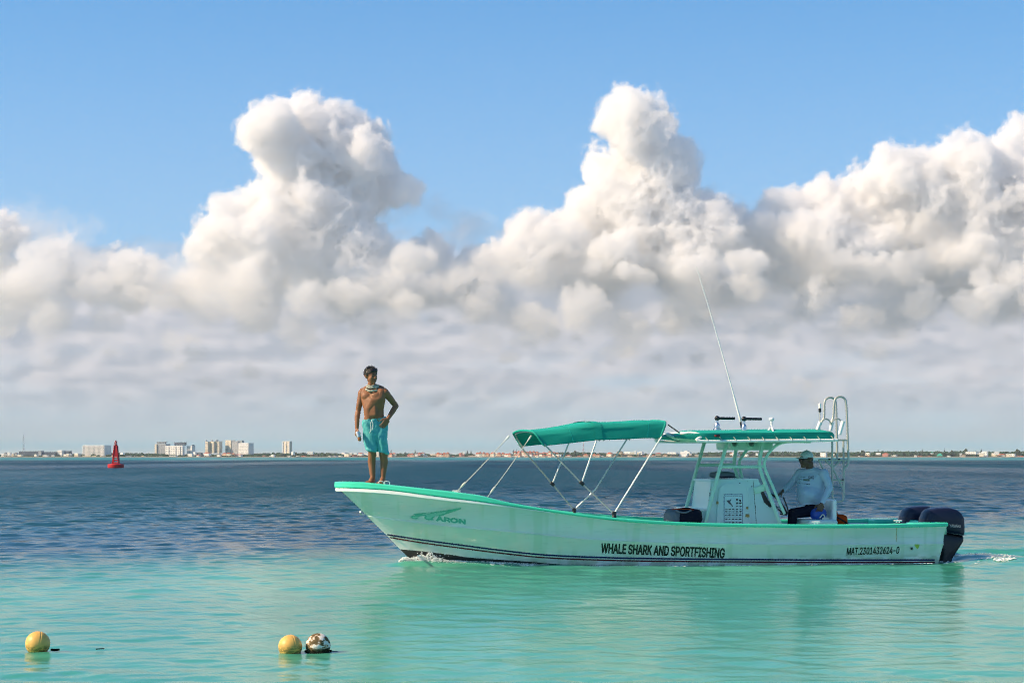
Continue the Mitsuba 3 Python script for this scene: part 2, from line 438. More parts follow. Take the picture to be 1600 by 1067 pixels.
material('land', matte(mikit.proc(land_colour)))
lx = np.linspace(-2600, 2600, 261)
ly = np.array([0, 10, 35, 90, 200, 900, 3000, 16000.])
LP = np.zeros((len(lx), len(ly), 3))
for j, d in enumerate(ly):
    LP[:, j, 0] = lx * (1 + d / YC)
    wob = 22 * (meshkit.fbm(np.column_stack([lx * .01, lx * 0, lx * 0]), 3, 2) - .5)
    LP[:, j, 1] = YC + d + wob
    LP[:, j, 2] = (-.5, .8, 2.2, 2.8, 3.2, 3.5, 3.5, 3.0)[j] + (0 if j in (0, 7) else .8 * (meshkit.noise(np.column_stack([lx * .02, np.full(len(lx), j * 3.), lx * 0]), 4) - .5))
put('far_coast', grid_mesh(LP), 'land_material', smooth=True)
tag('far_coast', 'low far shore across the whole horizon', 'coast', kind='structure')

# --- the wood behind the beach: crowns heaped into one far mass
def wood_colour(p, n, uv):
    g = fbm(p.x * 0.035, p.y * 0.035, p.z * 0.12, 3)
    return mix((0.014, 0.038, 0.022), (0.032, 0.062, 0.034), g)


material('wood', matte(mikit.proc(wood_colour)))
sky_line = PchipInterpolator([-300, 0, 60, 110, 180, 240, 300, 360, 420, 470, 560, 640, 720, 800, 870, 900, 950, 1000, 1060, 1100, 1160, 1220, 1300, 1340, 1360, 1400, 1440, 1500, 1550, 1600, 1900],
                             [709, 710, 710.5, 709, 707.5, 708, 709.5, 709, 707.5, 707, 708, 708, 709, 709, 707, 706.5, 708, 708.5, 708.5, 706.8, 706.2, 705.8, 706, 706.3, 705.5, 705, 705, 704.8, 705.5, 704.8, 706])
ico = trimesh.creation.icosphere(1, 1.0)
bv, bf = np.array(ico.vertices), np.array(ico.faces)
vs, fs_, cnt = [], [], 0
for i in range(3300):
    px = prng.uniform(-140, 1740)
    t = prng.random()
    depth = 45 + 300 * t
    top = sky_line(px) - 0.5 + prng.uniform(-.3, 2.0) + 1.6 * (1 - t)
    topz = EYE - (top - HZ) * (YC + depth) / F
    r = prng.uniform(3.2, 7.5)
    squash = prng.uniform(.6, .95)
    c = np.array([(px - 800) * (YC + depth) / F, YC + depth, topz - r * squash])
    wv = bv * (1 + .45 * (meshkit.noise(bv * 2.2 + i * 7.7, 1) - .5))[:, None] * [r * 1.15, r, r * squash] + c
    vs.append(wv)
    fs_.append(bf + cnt)
    cnt += len(bv)
    if topz - 2 * r * squash > 4 and prng.random() < .75:        # fill below the crown
        c2 = c - [prng.uniform(-2, 2), 3, r * 1.1]
        vs.append(bv * [r * 1.2, r, r * .95] + c2)
        fs_.append(bf + cnt)
        cnt += len(bv)
put('coastal_wood', (np.vstack(vs), np.vstack(fs_)), 'wood_material', smooth=False)
tag('coastal_wood', 'low dark green wood along the far shore', 'woods', kind='stuff')
# single taller trees that stand out against the sky
material('conifer', matte((0.030, 0.045, 0.028)))
for i, (px, py, w_) in enumerate(sorted(((648.5, 703, 2.2), (730, 703.5, 2.4), (736, 703, 2.2), (633, 706, 2.5), (611, 703.5, 2.6), (1372, 702.6, 2.6), (1475.6, 700, 1.6), (1441, 702, 2.8), (1508, 701.5, 8.0), (1533, 702, 3.5), (1590, 701.5, 8.0), (1348, 704, 7.0), (1487, 703, 5.0), (802, 701.5, 2.0), (806.5, 702, 2.0), (898, 704, 5)))):
    key = thing_key('shore_tree')
    b0, t0 = C(px, 712, 40), C(px, py, 40)
    h_ = t0[2] - b0[2]
    put('trunk', tube([b0, b0 + [0, 0, h_ * .6]], [.5, .3], 6), 'conifer_material', key, True)
    puffs = []
    for q in range(14):
        a = prng.random()
        z_ = b0[2] + h_ * (.35 + .65 * a)
        rr = w_ * MP * .5 * (1.05 - a * .75 if w_ < 4 else 1.0 - .5 * a)
        off = prng.normal(size=2) * rr * .35
        puffs.append(moved(to_tri((bv * (1 + .5 * (meshkit.noise(bv * 2.0 + q * 5.1 + i, 2) - .5))[:, None] * [rr * .75, rr * .75, rr * .6 + .8], bf)), [b0[0] + off[0], b0[1] + off[1], z_ - rr * .4]))
    put('crown', join(puffs), 'conifer_material', key, False)
    tag(key, f'dark tree above the far shore, {("1st", "2nd", "3rd")[i] if i < 3 else str(i + 1) + "th"} such tree from the left', 'tree', 'single trees on the far shore')

# --- buildings
PAL = {'white': (.78, .76, .72), 'cream': (.72, .64, .50), 'peach': (.66, .42, .28), 'pink': (.55, .26, .22), 'grey': (.42, .43, .44), 'dark': (.10, .12, .16), 'yellow': (.66, .48, .20), 'tan': (.45, .36, .26), 'redroof': (.36, .10, .06), 'greyroof': (.16, .17, .18),
       'greenroof': (.05, .42, .30), 'whiteroof': (.74, .73, .70), 'glass': (.10, .13, .16), 'brown': (.14, .09, .06), 'shade': (.30, .33, .36)}
for kk, vv in PAL.items():
    material('town_' + kk, matte(vv))
tm_ = lambda n_: f'town_{n_}_material'


FACING = [0.0, 0.0, 0.0]                      # anchor x, anchor y, turn of the building now being built


def faced(v):
    """turn points about the building's front right corner; its width is drawn out so that it spans the same pixels"""
    ax, ay, th = FACING
    if th == 0:
        return v
    x, y = (v[:, 0] - ax) / math.cos(th), v[:, 1] - ay
    return np.column_stack([ax + x * math.cos(th) - y * math.sin(th), ay + x * math.sin(th) + y * math.cos(th), v[:, 2]])


def face(px, d, deg):
    a = C(px, 714, d)
    FACING[:] = [a[0], a[1], math.radians(deg)]


def block(x0, x1, y0, y1, d, depth):
    """a box whose front shows between these photograph pixels"""
    a, b = C(x0, y1, d), C(x1, y0, d)
    m = moved(box((b[0] - a[0], depth, b[2] - a[2])), [(a[0] + b[0]) / 2, YC + d + depth / 2, (a[2] + b[2]) / 2])
    return trimesh.Trimesh(faced(m.vertices), m.faces, process=False)


def gable(x0, x1, ytop, ybase, d, depth, flat=0.0):
    a, b = C(x0, ybase, d), C(x1, ytop, d)
    w_, h_ = b[0] - a[0], b[2] - a[2]
    e_ = .35 * w_
    v = np.array([[0, -1, 0], [w_, -1, 0], [w_, depth + 1, 0], [0, depth + 1, 0], [e_, depth * .4, h_], [w_ - e_, depth * .4, h_], [w_ - e_, depth * .6, h_], [e_, depth * .6, h_]], float) + [a[0], YC + d, a[2]]
    f = [[0, 1, 5, 4], [1, 2, 6, 5], [2, 3, 7, 6], [3, 0, 4, 7], [4, 5, 6, 7], [3, 2, 1, 0]]
    return to_tri((faced(v), np.array(f)))


def openings(x0, x1, y0, y1, d, nx_, nz_, fw=.55, fh=.55):
    """dark glazed recess boxes standing a little proud inside slab edges"""
    ms = []
    dx, dy = (x1 - x0) / nx_, (y1 - y0) / nz_
    for i in range(nx_):
        for j in range(nz_):
            cx_, cy_ = x0 + dx * (i + .5), y0 + dy * (j + .5)
            ms.append(block(cx_ - dx * fw / 2, cx_ + dx * fw / 2, cy_ - dy * fh / 2, cy_ + dy * fh / 2, d - .25, .5))
    return join(ms)


GROUP = 'houses along the far shore'
COLOURNAME = {'white': 'white', 'cream': 'cream', 'peach': 'peach coloured', 'pink': 'pink', 'grey': 'grey', 'dark': 'dark', 'yellow': 'yellow', 'tan': 'tan'}
ROOFNAME = {'redroof': 'red tiled roof', 'greyroof': 'grey roof', 'whiteroof': 'flat white roof', 'greenroof': 'green roof', 'brown': 'brown roof'}
house_rows = []


def house(x0, x1, y0, y1, wall='white', roof='redroof', d=None):
    d = prng.uniform(2, 38) if d is None else d
    key = thing_key('shore_house')
    face(x1, d, prng.uniform(-48, -12))
    y1 = min(y1, 714.6)
    w_ = x1 - x0
    yr = y0 + (y1 - y0) * .32
    dep = max(6.0, w_ * MP * .6)
    put('wall', block(x0, x1, yr, y1 + .3, d, dep), tm_(wall), key, False)
    if roof == 'whiteroof':
        put('roof', block(x0 - .1, x1 + .1, y0 + (y1 - y0) * .16, yr, d - .3, dep + .6), tm_(roof), key, False)
    else:
        put('roof', gable(x0 - .3, x1 + .3, y0, yr + .02, d, dep), tm_(roof), key, False)
    n_ = max(1, int(round(w_ / 2.2)))
    nz_ = 2 if (y1 - yr) > 3.5 else 1
    for i in range(n_):
        for j in range(nz_):
            hh = (y1 - yr) / nz_
            cx_, cy_ = x0 + w_ * (i + .5) / n_, yr + hh * (j + .45)
            put('window', block(cx_ - w_ / n_ * .22, cx_ + w_ / n_ * .22, cy_ - hh * .2, cy_ + hh * .2, d - .2, .4), tm_('glass'), key, False)
    house_rows.append((x0 + x1, key, f'{COLOURNAME[wall]} shore house with {ROOFNAME[roof]}'))


def tower(x0, x1, y0, y1, wall, label, nx_, nz_, d=120, depth=22, round_top=False, roof=None, fw=.5, fh=.55, x2=None, turn=32):
    key = thing_key('hotel_tower')
    face(x1, d, -turn)
    depth = max(8.0, (x2 - x1) * MP / math.sin(math.radians(turn))) if x2 else depth
    put('wall', block(x0, x1, y0, y1, d, depth), tm_(wall), key, False)
    k = put('windows', openings(x0 + .3, x1 - .3, y0 + .6, y1 - .6, d, nx_, nz_, fw, fh), tm_('glass'), key, False)
    tag(k, kind='stuff')
    put('parapet', block(x0 - .15, x1 + .15, y0 - .5, y0 + .02, d - .4, depth + .8), tm_(wall if not roof else roof), key, False)
    if round_top:
        c_ = C((x0 + x1) / 2, y0 - .4, d + depth / 2)
        rr = (x1 - x0) * MP * .42
        put('dome', moved(lathe([(rr, 0), (rr, 1.5), (rr * .8, 3.0), (rr * .45, 4.0), (0, 4.4)], 14), c_), tm_('shade'), key, True)
    tag(key, label, 'building')
    return key


# far left hotel, broad and ribbed with balconies
k = tower(124, 163, 696.2, 714.0, 'white', 'broad white hotel slab just left of the red channel buoy', 17, 8, d=60, x2=171, fw=.36, fh=.55)
for i in range(18):
    x = 124 + 39 * i / 17
    put('pier', block(x - .28, x + .28, 696.0, 714.2, 58.6, 1.4), tm_('white'), k, False)
for i in range(9):
    put('podium', block(122.5 + i * 4.8, 125.6 + i * 4.8, 711.6 + (i % 3) * .3, 714.6, 44, 8), tm_('cream'), k, False)
k = tower(241.5, 259, 694.2, 711, 'grey', 'grey tower block with an open roof frame, leftmost of the hotel cluster', 6, 9, d=150, turn=20)
put('roof_frame', join([block(244 + i * 2.3, 245.6 + i * 2.3, 690.4, 693.4, 150, 8) for i in range(6)] + [block(243.5, 259.4, 690.0, 690.8, 150, 8)]), tm_('shade'), k, False)
put('corner_tower', block(241.0, 244.2, 694.0, 711, 147, 6), tm_('cream'), k, False)
k = tower(254.6, 285, 697, 712.2, 'white', 'wide white hotel with a dark roof frame in the cluster behind', 7, 5, d=90, x2=286.5, fw=.6, fh=.34)
put('roof_frame', join([block(267 + i * 3.1, 269 + i * 3.1, 691.8, 696, 100, 8) for i in range(6)] + [block(266.4, 286.2, 691.0, 691.8, 100, 8), block(266.6, 285.6, 693.6, 694.4, 100, 8)]), tm_('dark'), k, False)
for x in (260.8, 273, 281):
    put('pier', block(x, x + .9, 697.5, 711.5, 88.6, 1.4), tm_('shade'), k, False)
k = tower(291, 300, 697, 710, 'white', 'small white block with a dark dome beside the wide white hotel', 3, 6, d=100, x2=304, fw=.4, fh=.4)
put('dark_dome', moved(lathe([(5, 0), (4.6, 2.2), (3, 3.8), (0, 4.4)], 14), C(301.5, 697.4, 110)), tm_('dark'), k, True)
for i, (x0, x1, y0) in enumerate(((320.2, 324.6, 690.5), (329, 333.6, 690.3), (335.4, 342.4, 690.0))):
    tower(x0, x1, y0, 708, 'cream', ('slim round topped tower, first of the three thin hotel towers', 'middle one of the three thin round topped hotel towers', 'widest and rightmost of the three thin round topped hotel towers')[i], 2 + (i == 2), 9, d=160, depth=12, round_top=True)
k = tower(351, 361, 688.3, 709, 'cream', 'tall pale tower with a long grey wing right of the three thin towers', 4, 10, d=170, depth=16, fw=.4)
put('wing', block(361.05, 371.5, 689.2, 709, 172, 16), tm_('grey'), k, False)
put('wing_windows', openings(361.4, 371, 689.8, 708, 172, 5, 9, .4, .5), tm_('glass'), k, False); tag(k + '__wing_windows', kind='stuff')
put('roof_house', block(369, 377, 688.2, 691.6, 178, 8), tm_('shade'), k, False)
k = tower(370.8, 388, 692.6, 709.6, 'white', 'white hotel block at the right end of the tower cluster', 8, 7, d=120, x2=395, fw=.5, fh=.4)
k = tower(440.6, 452.8, 690, 708.4, 'cream', 'lone cream tower block left of the standing man', 4, 10, d=120, depth=9, fw=.4, fh=.5)
for x in (441.4, 446.3, 452.0):
    put('pier', block(x - .5, x + .5, 690.2, 708.2, 118.6, 1.4), tm_('white'), k, False)
# long dark hotel at far left
k = tower(28, 60, 705.6, 712.4, 'dark', 'long low dark blue hotel near the left edge', 12, 3, d=80, depth=12, turn=10)
put('stair_tower', block(60.1, 64.8, 704.2, 712.6, 78, 16), tm_('grey'), k, False)
put('east_wing', block(64.9, 87, 706, 712.4, 82, 18), tm_('dark'), k, False)
k = tower(88.5, 97, 704.2, 712.8, 'white', 'white hotel block right of the long dark one', 3, 3, d=76, depth=14)
put('annex', block(97.2, 105.5, 704.6, 711, 84, 12), tm_('dark'), k, False)

for a in ((1, 6, 708, 713, 'white', 'whiteroof'), (5.5, 10, 706.8, 712, 'grey', 'greyroof'), (10.5, 16, 706, 712, 'white', 'whiteroof'), (16, 21, 707.3, 712.6, 'cream', 'whiteroof'), (21, 26.5, 707, 712, 'grey', 'greyroof'), (26, 33, 710, 712.8, 'cream', 'whiteroof'),
          (52, 57, 709.6, 712.6, 'white', 'whiteroof'), (66, 74, 710.8, 713.4, 'white', 'whiteroof'), (80, 84, 710.6, 713, 'white', 'whiteroof'), (98, 103, 709, 714, 'white', 'whiteroof'), (103, 107, 708.4, 712.5, 'cream', 'whiteroof'), (107, 111, 708, 712, 'white', 'whiteroof'), (114, 122, 707.6, 712.6, 'cream', 'whiteroof'),
          (174, 178.5, 711.2, 714.4, 'cream', 'whiteroof'), (186.5, 192, 707, 710, 'white', 'whiteroof'), (195, 202.5, 712.2, 714.6, 'white', 'whiteroof'), (209, 212.2, 712.4, 714.4, 'white', 'whiteroof'), (221, 225, 711.6, 714.6, 'yellow', 'whiteroof'), (249, 252.5, 712.6, 714.6, 'yellow', 'whiteroof'), (263.5, 275, 711, 714.6, 'white', 'whiteroof'),
          (292, 300, 708.5, 713, 'white', 'whiteroof'), (301, 305, 705.6, 710.5, 'white', 'whiteroof'), (305, 314, 706.6, 711, 'dark', 'greyroof'), (306, 311, 710.4, 714, 'white', 'redroof'), (312, 318.5, 709.6, 714.2, 'cream', 'redroof'), (317, 326, 706.4, 712, 'white', 'redroof'), (321.5, 326, 710.5, 714.6, 'cream', 'whiteroof'), (338, 343, 708.4, 713, 'white', 'greyroof'),
          (346, 353, 707.6, 711.5, 'peach', 'redroof'), (353, 360, 707.4, 711.8, 'cream', 'redroof'), (360, 366, 708, 712, 'peach', 'redroof'), (366.5, 376, 709.6, 713, 'white', 'redroof'),
          (409.5, 414, 711, 714.2, 'pink', 'brown'), (420.5, 424, 712, 714.4, 'white', 'whiteroof'), (423, 427.6, 710, 713.5, 'white', 'whiteroof'), (448.6, 453, 712.4, 714.5, 'white', 'whiteroof'), (454.6, 458, 705, 710.4, 'white', 'whiteroof'), (462.4, 466, 711.8, 714.6, 'white', 'whiteroof'), (469, 476, 711.8, 714.6, 'white', 'redroof'), (480, 489, 705, 709.4, 'white', 'whiteroof'),
          (484, 494, 710.6, 714, 'tan', 'redroof'), (512.6, 516.5, 712.4, 714.6, 'white', 'whiteroof'), (518.5, 525, 711.8, 714.4, 'grey', 'greyroof'), (528, 533, 711.8, 714.6, 'white', 'whiteroof'), (533.5, 538, 706.6, 709.2, 'white', 'whiteroof'), (537, 544.4, 708.6, 714, 'cream', 'whiteroof'), (546, 550, 707, 711, 'cream', 'whiteroof'), (549, 556, 711, 714.5, 'pink', 'redroof'), (552, 558, 706.8, 710, 'white', 'whiteroof'), (558, 566, 707.4, 711, 'white', 'redroof'), (566, 575, 707.8, 711.4, 'white', 'whiteroof'), (560.8, 565.5, 711.5, 714.6, 'tan', 'redroof'), (588, 592, 705, 713, 'cream', 'whiteroof'),
          (607, 612.5, 707.8, 714.5, 'peach', 'redroof'), (612, 617.6, 707.6, 712, 'cream', 'redroof'), (609, 616, 712, 714.6, 'white', 'whiteroof'), (636, 641, 709.4, 714.4, 'pink', 'redroof'), (641, 646, 708.4, 714.2, 'peach', 'redroof'), (648, 652, 706.6, 714.2, 'white', 'greyroof'), (652.6, 656.5, 707, 711.5, 'pink', 'redroof'), (656.5, 661.6, 706.8, 710.6, 'white', 'redroof'), (661.6, 666.2, 710.4, 713, 'white', 'whiteroof'), (672, 680.5, 708.8, 711.6, 'cream', 'whiteroof'),
          (681, 686, 707, 714.6, 'peach', 'redroof'), (686, 691, 708, 714.6, 'cream', 'redroof'), (691, 696.4, 707.2, 714.6, 'peach', 'redroof'), (696.4, 701.4, 706.6, 714.4, 'peach', 'redroof'), (705, 708, 712, 714.6, 'pink', 'redroof'), (717, 720.6, 707.4, 714.6, 'pink', 'redroof'), (720.6, 724.6, 706.4, 714.4, 'pink', 'brown'), (723, 726, 705.8, 709, 'white', 'whiteroof'), (731, 739, 711, 714, 'white', 'brown'),
          (743, 748, 706.8, 714.4, 'white', 'redroof'), (748, 752, 706, 714.6, 'cream', 'redroof'), (753, 757, 706.4, 714.6, 'cream', 'redroof'), (757, 764, 707.5, 714.4, 'peach', 'redroof'), (766, 771.5, 706.4, 714.5, 'cream', 'redroof'), (771.5, 777, 705.6, 714.5, 'cream', 'whiteroof'), (777, 782, 707, 713.6, 'peach', 'redroof'), (783, 788, 707, 714.4, 'cream', 'redroof'), (788, 793, 708.6, 714.6, 'white', 'redroof'), (793, 798, 708, 714.4, 'peach', 'redroof'), (797, 802, 711.6, 714.6, 'white', 'whiteroof')):
    house(*a)
x = 802.0
while x < 868:                                  # the dense terraces of peach houses under the front canopy
    w_ = prng.uniform(4.2, 6.6)
    house(x, x + w_, prng.uniform(704.6, 707.6), prng.uniform(709.6, 711.5), ('peach', 'cream', 'peach', 'pink')[int(prng.integers(4))], 'redroof', prng.uniform(40, 70))
    house(x + 1, x + w_ + .6, prng.uniform(708.8, 710.4), 714.5, ('cream', 'peach', 'white')[int(prng.integers(3))], ('redroof', 'redroof', 'whiteroof')[int(prng.integers(3))], prng.uniform(3, 20))
    x += w_ * 1.02
for a in ((869.5, 876, 709.4, 713, 'white', 'whiteroof'), (884, 891, 711, 714.6, 'white', 'redroof'), (901.6, 907.6, 711.8, 714.6, 'cream', 'redroof'), (911, 918, 709.6, 714, 'tan', 'redroof'), (924.8, 931, 709.4, 714.2, 'peach', 'redroof'), (931, 937, 709.8, 714, 'tan', 'redroof'), (938, 941.5, 711.6, 714.6, 'white', 'whiteroof'), (948, 955, 706.6, 714.6, 'cream', 'redroof'), (958, 964, 710.4, 714.2, 'tan', 'brown'), (964, 971, 704.6, 709, 'tan', 'brown'), (971, 978, 708.8, 714, 'tan', 'brown'), (976, 984, 705, 709, 'white', 'whiteroof'), (984, 990, 705.4, 709.4, 'cream', 'whiteroof'), (980, 987, 709.8, 714.4, 'tan', 'brown'), (991, 994, 704, 709.6, 'white', 'whiteroof'), (994, 1000, 706, 710.4, 'cream', 'whiteroof'), (999, 1003, 705, 710, 'white', 'whiteroof'), (996, 1003.6, 710.6, 714.4, 'tan', 'brown'), (1003, 1008, 712, 714.6, 'cream', 'redroof'), (1010, 1018, 709.4, 713.8, 'tan', 'brown'), (1018, 1022, 710.6, 714.2, 'white', 'redroof'), (1024, 1033, 707.4, 711.5, 'tan', 'redroof'), (1036, 1042, 709.4, 714, 'tan', 'brown'), (1043.5, 1056.5, 706.4, 709, 'white', 'whiteroof'), (1048, 1054, 709.8, 713.6, 'tan', 'brown'), (1077, 1080, 707, 711, 'white', 'whiteroof'), (1085, 1091, 709.6, 712, 'cream', 'greyroof'),
          (1140.6, 1145, 707.4, 710.6, 'white', 'redroof'), (1145, 1151.4, 705.6, 712, 'white', 'whiteroof'), (1153.6, 1156, 709, 713.6, 'white', 'whiteroof'), (1163, 1168, 709.4, 712.6, 'white', 'whiteroof'), (1181, 1184, 707.5, 711.6, 'white', 'whiteroof'), (1283, 1290, 706.2, 714.6, 'white', 'whiteroof'), (1300.6, 1303.5, 708.2, 711.8, 'cream', 'whiteroof'), (1340.6, 1342.8, 711.6, 714.4, 'white', 'whiteroof'), (1345.6, 1351, 711, 714.6, 'peach', 'redroof'), (1349.5, 1353, 708.6, 711.4, 'white', 'whiteroof'), (1353, 1358.4, 706.6, 711, 'cream', 'whiteroof'), (1352, 1358, 711, 714.6, 'peach', 'redroof'), (1369, 1375.5, 706.6, 710.4, 'white', 'whiteroof'), (1380, 1387, 707.8, 712.6, 'pink', 'redroof'), (1392, 1395, 711, 713.8, 'cream', 'whiteroof'), (1396.5, 1400, 710.6, 714.2, 'white', 'whiteroof'),
          (1429, 1432, 711, 714, 'white', 'whiteroof'), (1432, 1440.6, 712.2, 714.8, 'peach', 'redroof'), (1448, 1453.6, 712.2, 714.8, 'cream', 'redroof'), (1454, 1458.4, 706.6, 709.2, 'white', 'greenroof'), (1480.6, 1484, 712, 714.4, 'white', 'whiteroof'), (1499.6, 1503, 707.6, 712.6, 'white', 'whiteroof'), (1502, 1508.4, 709.6, 714, 'tan', 'brown'), (1512, 1525, 705.6, 709, 'white', 'whiteroof'), (1525, 1531, 706, 709.6, 'white', 'whiteroof'), (1521.6, 1525.6, 712.6, 714.8, 'white', 'whiteroof'), (1530.6, 1536, 706.6, 713, 'cream', 'whiteroof'), (1535, 1542.6, 703.8, 713.4, 'white', 'whiteroof'), (1550.6, 1556.6, 707, 714, 'cream', 'whiteroof'), (1554.6, 1561, 705.2, 710, 'white', 'whiteroof'), (1558, 1563.6, 708.6, 714.4, 'peach', 'redroof'), (1563, 1570.4, 709, 713.6, 'white', 'redroof'), (1572.4, 1578, 708.6, 713.4, 'cream', 'whiteroof'), (1579, 1585, 708.4, 713, 'white', 'whiteroof'), (1587, 1591, 711.4, 714.8, 'white', 'redroof'), (1590.6, 1600, 712, 714.8, 'pink', 'redroof')):
    house(*a)
def nth(n):
    return f"{n}{'th' if 10 < n % 100 < 20 else {1: 'st', 2: 'nd', 3: 'rd'}.get(n % 10, 'th')}"


STRETCH = ((124, 'from the left edge'), (440, 'right of the red channel buoy'), (600, 'right of the lone cream tower'), (802, 'right of the standing man'), (1060, 'right of the front canopy tip'), (1340, 'right of the white stepped building'), (9999, 'right of the boarding ladder'))
lo_ = -999
for hi_, where in STRETCH:
    for n_, (xx, key, lab) in enumerate(sorted(r for r in house_rows if lo_ <= r[0] / 2 < hi_), 1):
        tag(key, f'{lab}, {nth(n_)} house {where}', 'house', 'houses along the far shore')
    lo_ = hi_
FACING[2] = 0.0
# the hut with a steep green roof
k = thing_key('beach_pavilion')
put('roof', gable(1465, 1473.4, 708.6, 712.4, 8, 10), tm_('greenroof'), k, False)
for x in (1467, 1469.4, 1471.8):
    put('post', block(x, x + .5, 712.2, 714.8, 10, 1), tm_('peach'), k, False)
tag(k, 'open beach hut with a steep bright green roof on the right shore', 'pavilion')
# white multi deck building like a moored ferry, at the water
k = thing_key('waterside_building')
face(1073, 4, -30)
for i, (x0, x1, y0, y1) in enumerate(((1060.5, 1072, 712.0, 715), (1061.5, 1073, 708.8, 711.8), (1062.4, 1076, 705.8, 708.6), (1067.5, 1072, 704.2, 705.7))):
    put('deck', block(x0, x1, y0, y1, 4 + i * 2, 10), tm_('white'), k, False)
    put('window_band', block(x0 + .8, x1 - .6, y0 + (y1 - y0) * .35, y0 + (y1 - y0) * .62, 3.7 + i * 2, .5), tm_('shade'), k, False)
FACING[2] = 0.0
put('mast', tube([C(1065.6, 706, 14), C(1065.6, 701.5, 14)], .35, 6), tm_('white'), k, True)
tag(k, 'white stepped building with several decks at the water, under the gap between the two canopies', 'building')
# lattice masts
material('mast_red', matte((0.45, 0.12, 0.10)))
material('mast_pale', matte((0.62, 0.58, 0.56)))
for (px, y0, lab, ca, cb) in ((911.5, 690.5, 'red and white lattice mast seen under the front canopy', 'mast_red_material', 'mast_pale_material'), (37, 679, 'thin grey lattice mast at the far left of the shore', 'town_shade_material', 'town_grey_material')):
    k = thing_key('lattice_mast')
    nseg = 6
    for i in range(nseg):
        ya, yb_ = 712 + (y0 - 712) * i / nseg, 712 + (y0 - 712) * (i + 1) / nseg
        wa, wb_ = 1.25 - 1.0 * i / nseg, 1.25 - 1.0 * (i + 1) / nseg
        ms = [tube([C(px + s * wa, ya, 60 + dd), C(px + s * wb_, yb_, 60 + dd)], .20, 5) for s, dd in ((-1, -2), (1, -2), (0, 2))]
        ms += [tube([C(px - wa, ya, 58), C(px + wb_, yb_, 58)], .13, 4), tube([C(px + wa, ya, 58), C(px - wb_, yb_, 58)], .13, 4), tube([C(px - wb_, yb_, 58), C(px + wb_, yb_, 58)], .15, 4)]
        put('section', join(ms), ca if i % 2 == 0 else cb, k, False)
    if px < 100:
        put('dish_ring', moved(lathe([(1.6, -1), (1.6, 1), (0, 1.2)], 10), C(px, 702, 60)), 'town_grey_material', k, True)
    tag(k, lab, 'mast')
# ------------------------------------------------------------------ the panga. Boat frame: u towards the stern, v away from the near side, z up
TH, CX, CY = math.radians(9.5), 0.0, 26.0
cT, sT = math.cos(TH), math.sin(TH)


def L2W(p):
    p = np.asarray(p, float)
    return np.stack([CX + p[..., 0] * cT - p[..., 1] * sT, CY + p[..., 0] * sT + p[..., 1] * cT, p[..., 2]], -1)


def B(px, py, v):
    """boat-frame point on the lengthwise plane v that the photograph shows at (px, py)"""
    k = (px - 800) / F
    u = (k * (CY + v * cT) - CX + v * sT) / (cT - k * sT)
    return np.array([u, v, EYE - (py - HZ) * (CY + u * sT + v * cT) / F])


def Bs(pts, v):
    return np.array([B(x, y, v) for x, y in pts])


def boat(name, m, bsdf, parent='panga_boat', smooth=35, **kw):
    m = m.copy() if isinstance(m, trimesh.Trimesh) else to_tri(m)
    m = trimesh.Trimesh(L2W(m.vertices), m.faces, process=False)
    return put(name, m, bsdf, parent, smooth, **kw)


tag('panga_boat', 'long white and green open motor boat with green canopies and two outboards', 'boat')


def hull_paint(p, n, uv):
    g = fbm(p.x * 1.7, p.y * 1.7, p.z * 5.0, 3)
    run = fbm(p.x * 9.0, p.z * 1.2, 2.0, 2)
    c = mix((0.68, 0.67, 0.61), (0.74, 0.73, 0.67), smoothstep(0.3, 0.7, g))
    c = mix(c, (0.50, 0.60, 0.44), 0.45 * smoothstep(0.58, 0.76, run))
    scuff = fbm(p.x * 5.0 + p.z * 2.0, p.y * 5.0, p.z * 34.0, 3)
    c = mix(c, (0.42, 0.50, 0.44), 0.22 * smoothstep(0.66, 0.74, scuff))
    scum = smoothstep(0.17, 0.05, p.z + 0.10 * (fbm(p.x * 3.0, p.z * 9.0, 7.0, 3) - 0.5)) * smoothstep(0.42, 0.60, fbm(p.x * 7.0, p.z * 16.0, 1.0, 3))
    return mix(c, (0.36, 0.40, 0.26), 0.6 * scum)


material('hull', gloss(mikit.proc(hull_paint), 0.22, 0.5))
material('mint_trim', gloss((0.055, 0.62, 0.40), 0.22, 0.5))
material('white_gel', gloss((0.80, 0.80, 0.77), 0.25))
material('antifouling', gloss((0.012, 0.014, 0.014), 0.5))
material('navy_vinyl', gloss((0.010, 0.014, 0.085), 0.35))
material('maroon_vinyl', gloss((0.13, 0.012, 0.020), 0.35))
material('black_vinyl', gloss((0.008, 0.008, 0.009), 0.4))
material('green_vinyl', gloss((0.10, 0.42, 0.29), 0.35))
material('green_pale_vinyl', gloss((0.25, 0.54, 0.42), 0.35))
material('frame_paint', gloss((0.46, 0.72, 0.56), 0.3))
material('console_gel', gloss((0.50, 0.67, 0.65), 0.3))
material('steel', {'type': 'twosided', 'bsdf': {'type': 'roughconductor', 'material': 'Cr', 'alpha': 0.16}})
material('aluminium', gloss((0.60, 0.61, 0.60), 0.35, 0.5, metallic=0.55))
material('dull_aluminium', gloss((0.42, 0.42, 0.38), 0.4, 0.5, metallic=0.3))
material('white_plastic', gloss((0.78, 0.78, 0.76), 0.35))
material('black_plastic', gloss((0.012, 0.012, 0.014), 0.35))
material('cowling_paint', gloss((0.008, 0.011, 0.032), 0.32, 0.35))
material('leg_paint', gloss((0.010, 0.011, 0.015), 0.4))
material('grey_vinyl', gloss((0.32, 0.33, 0.33), 0.4))
material('rope', matte((0.62, 0.58, 0.50)))

XS = np.linspace(0, 1, 97) ** 1.0


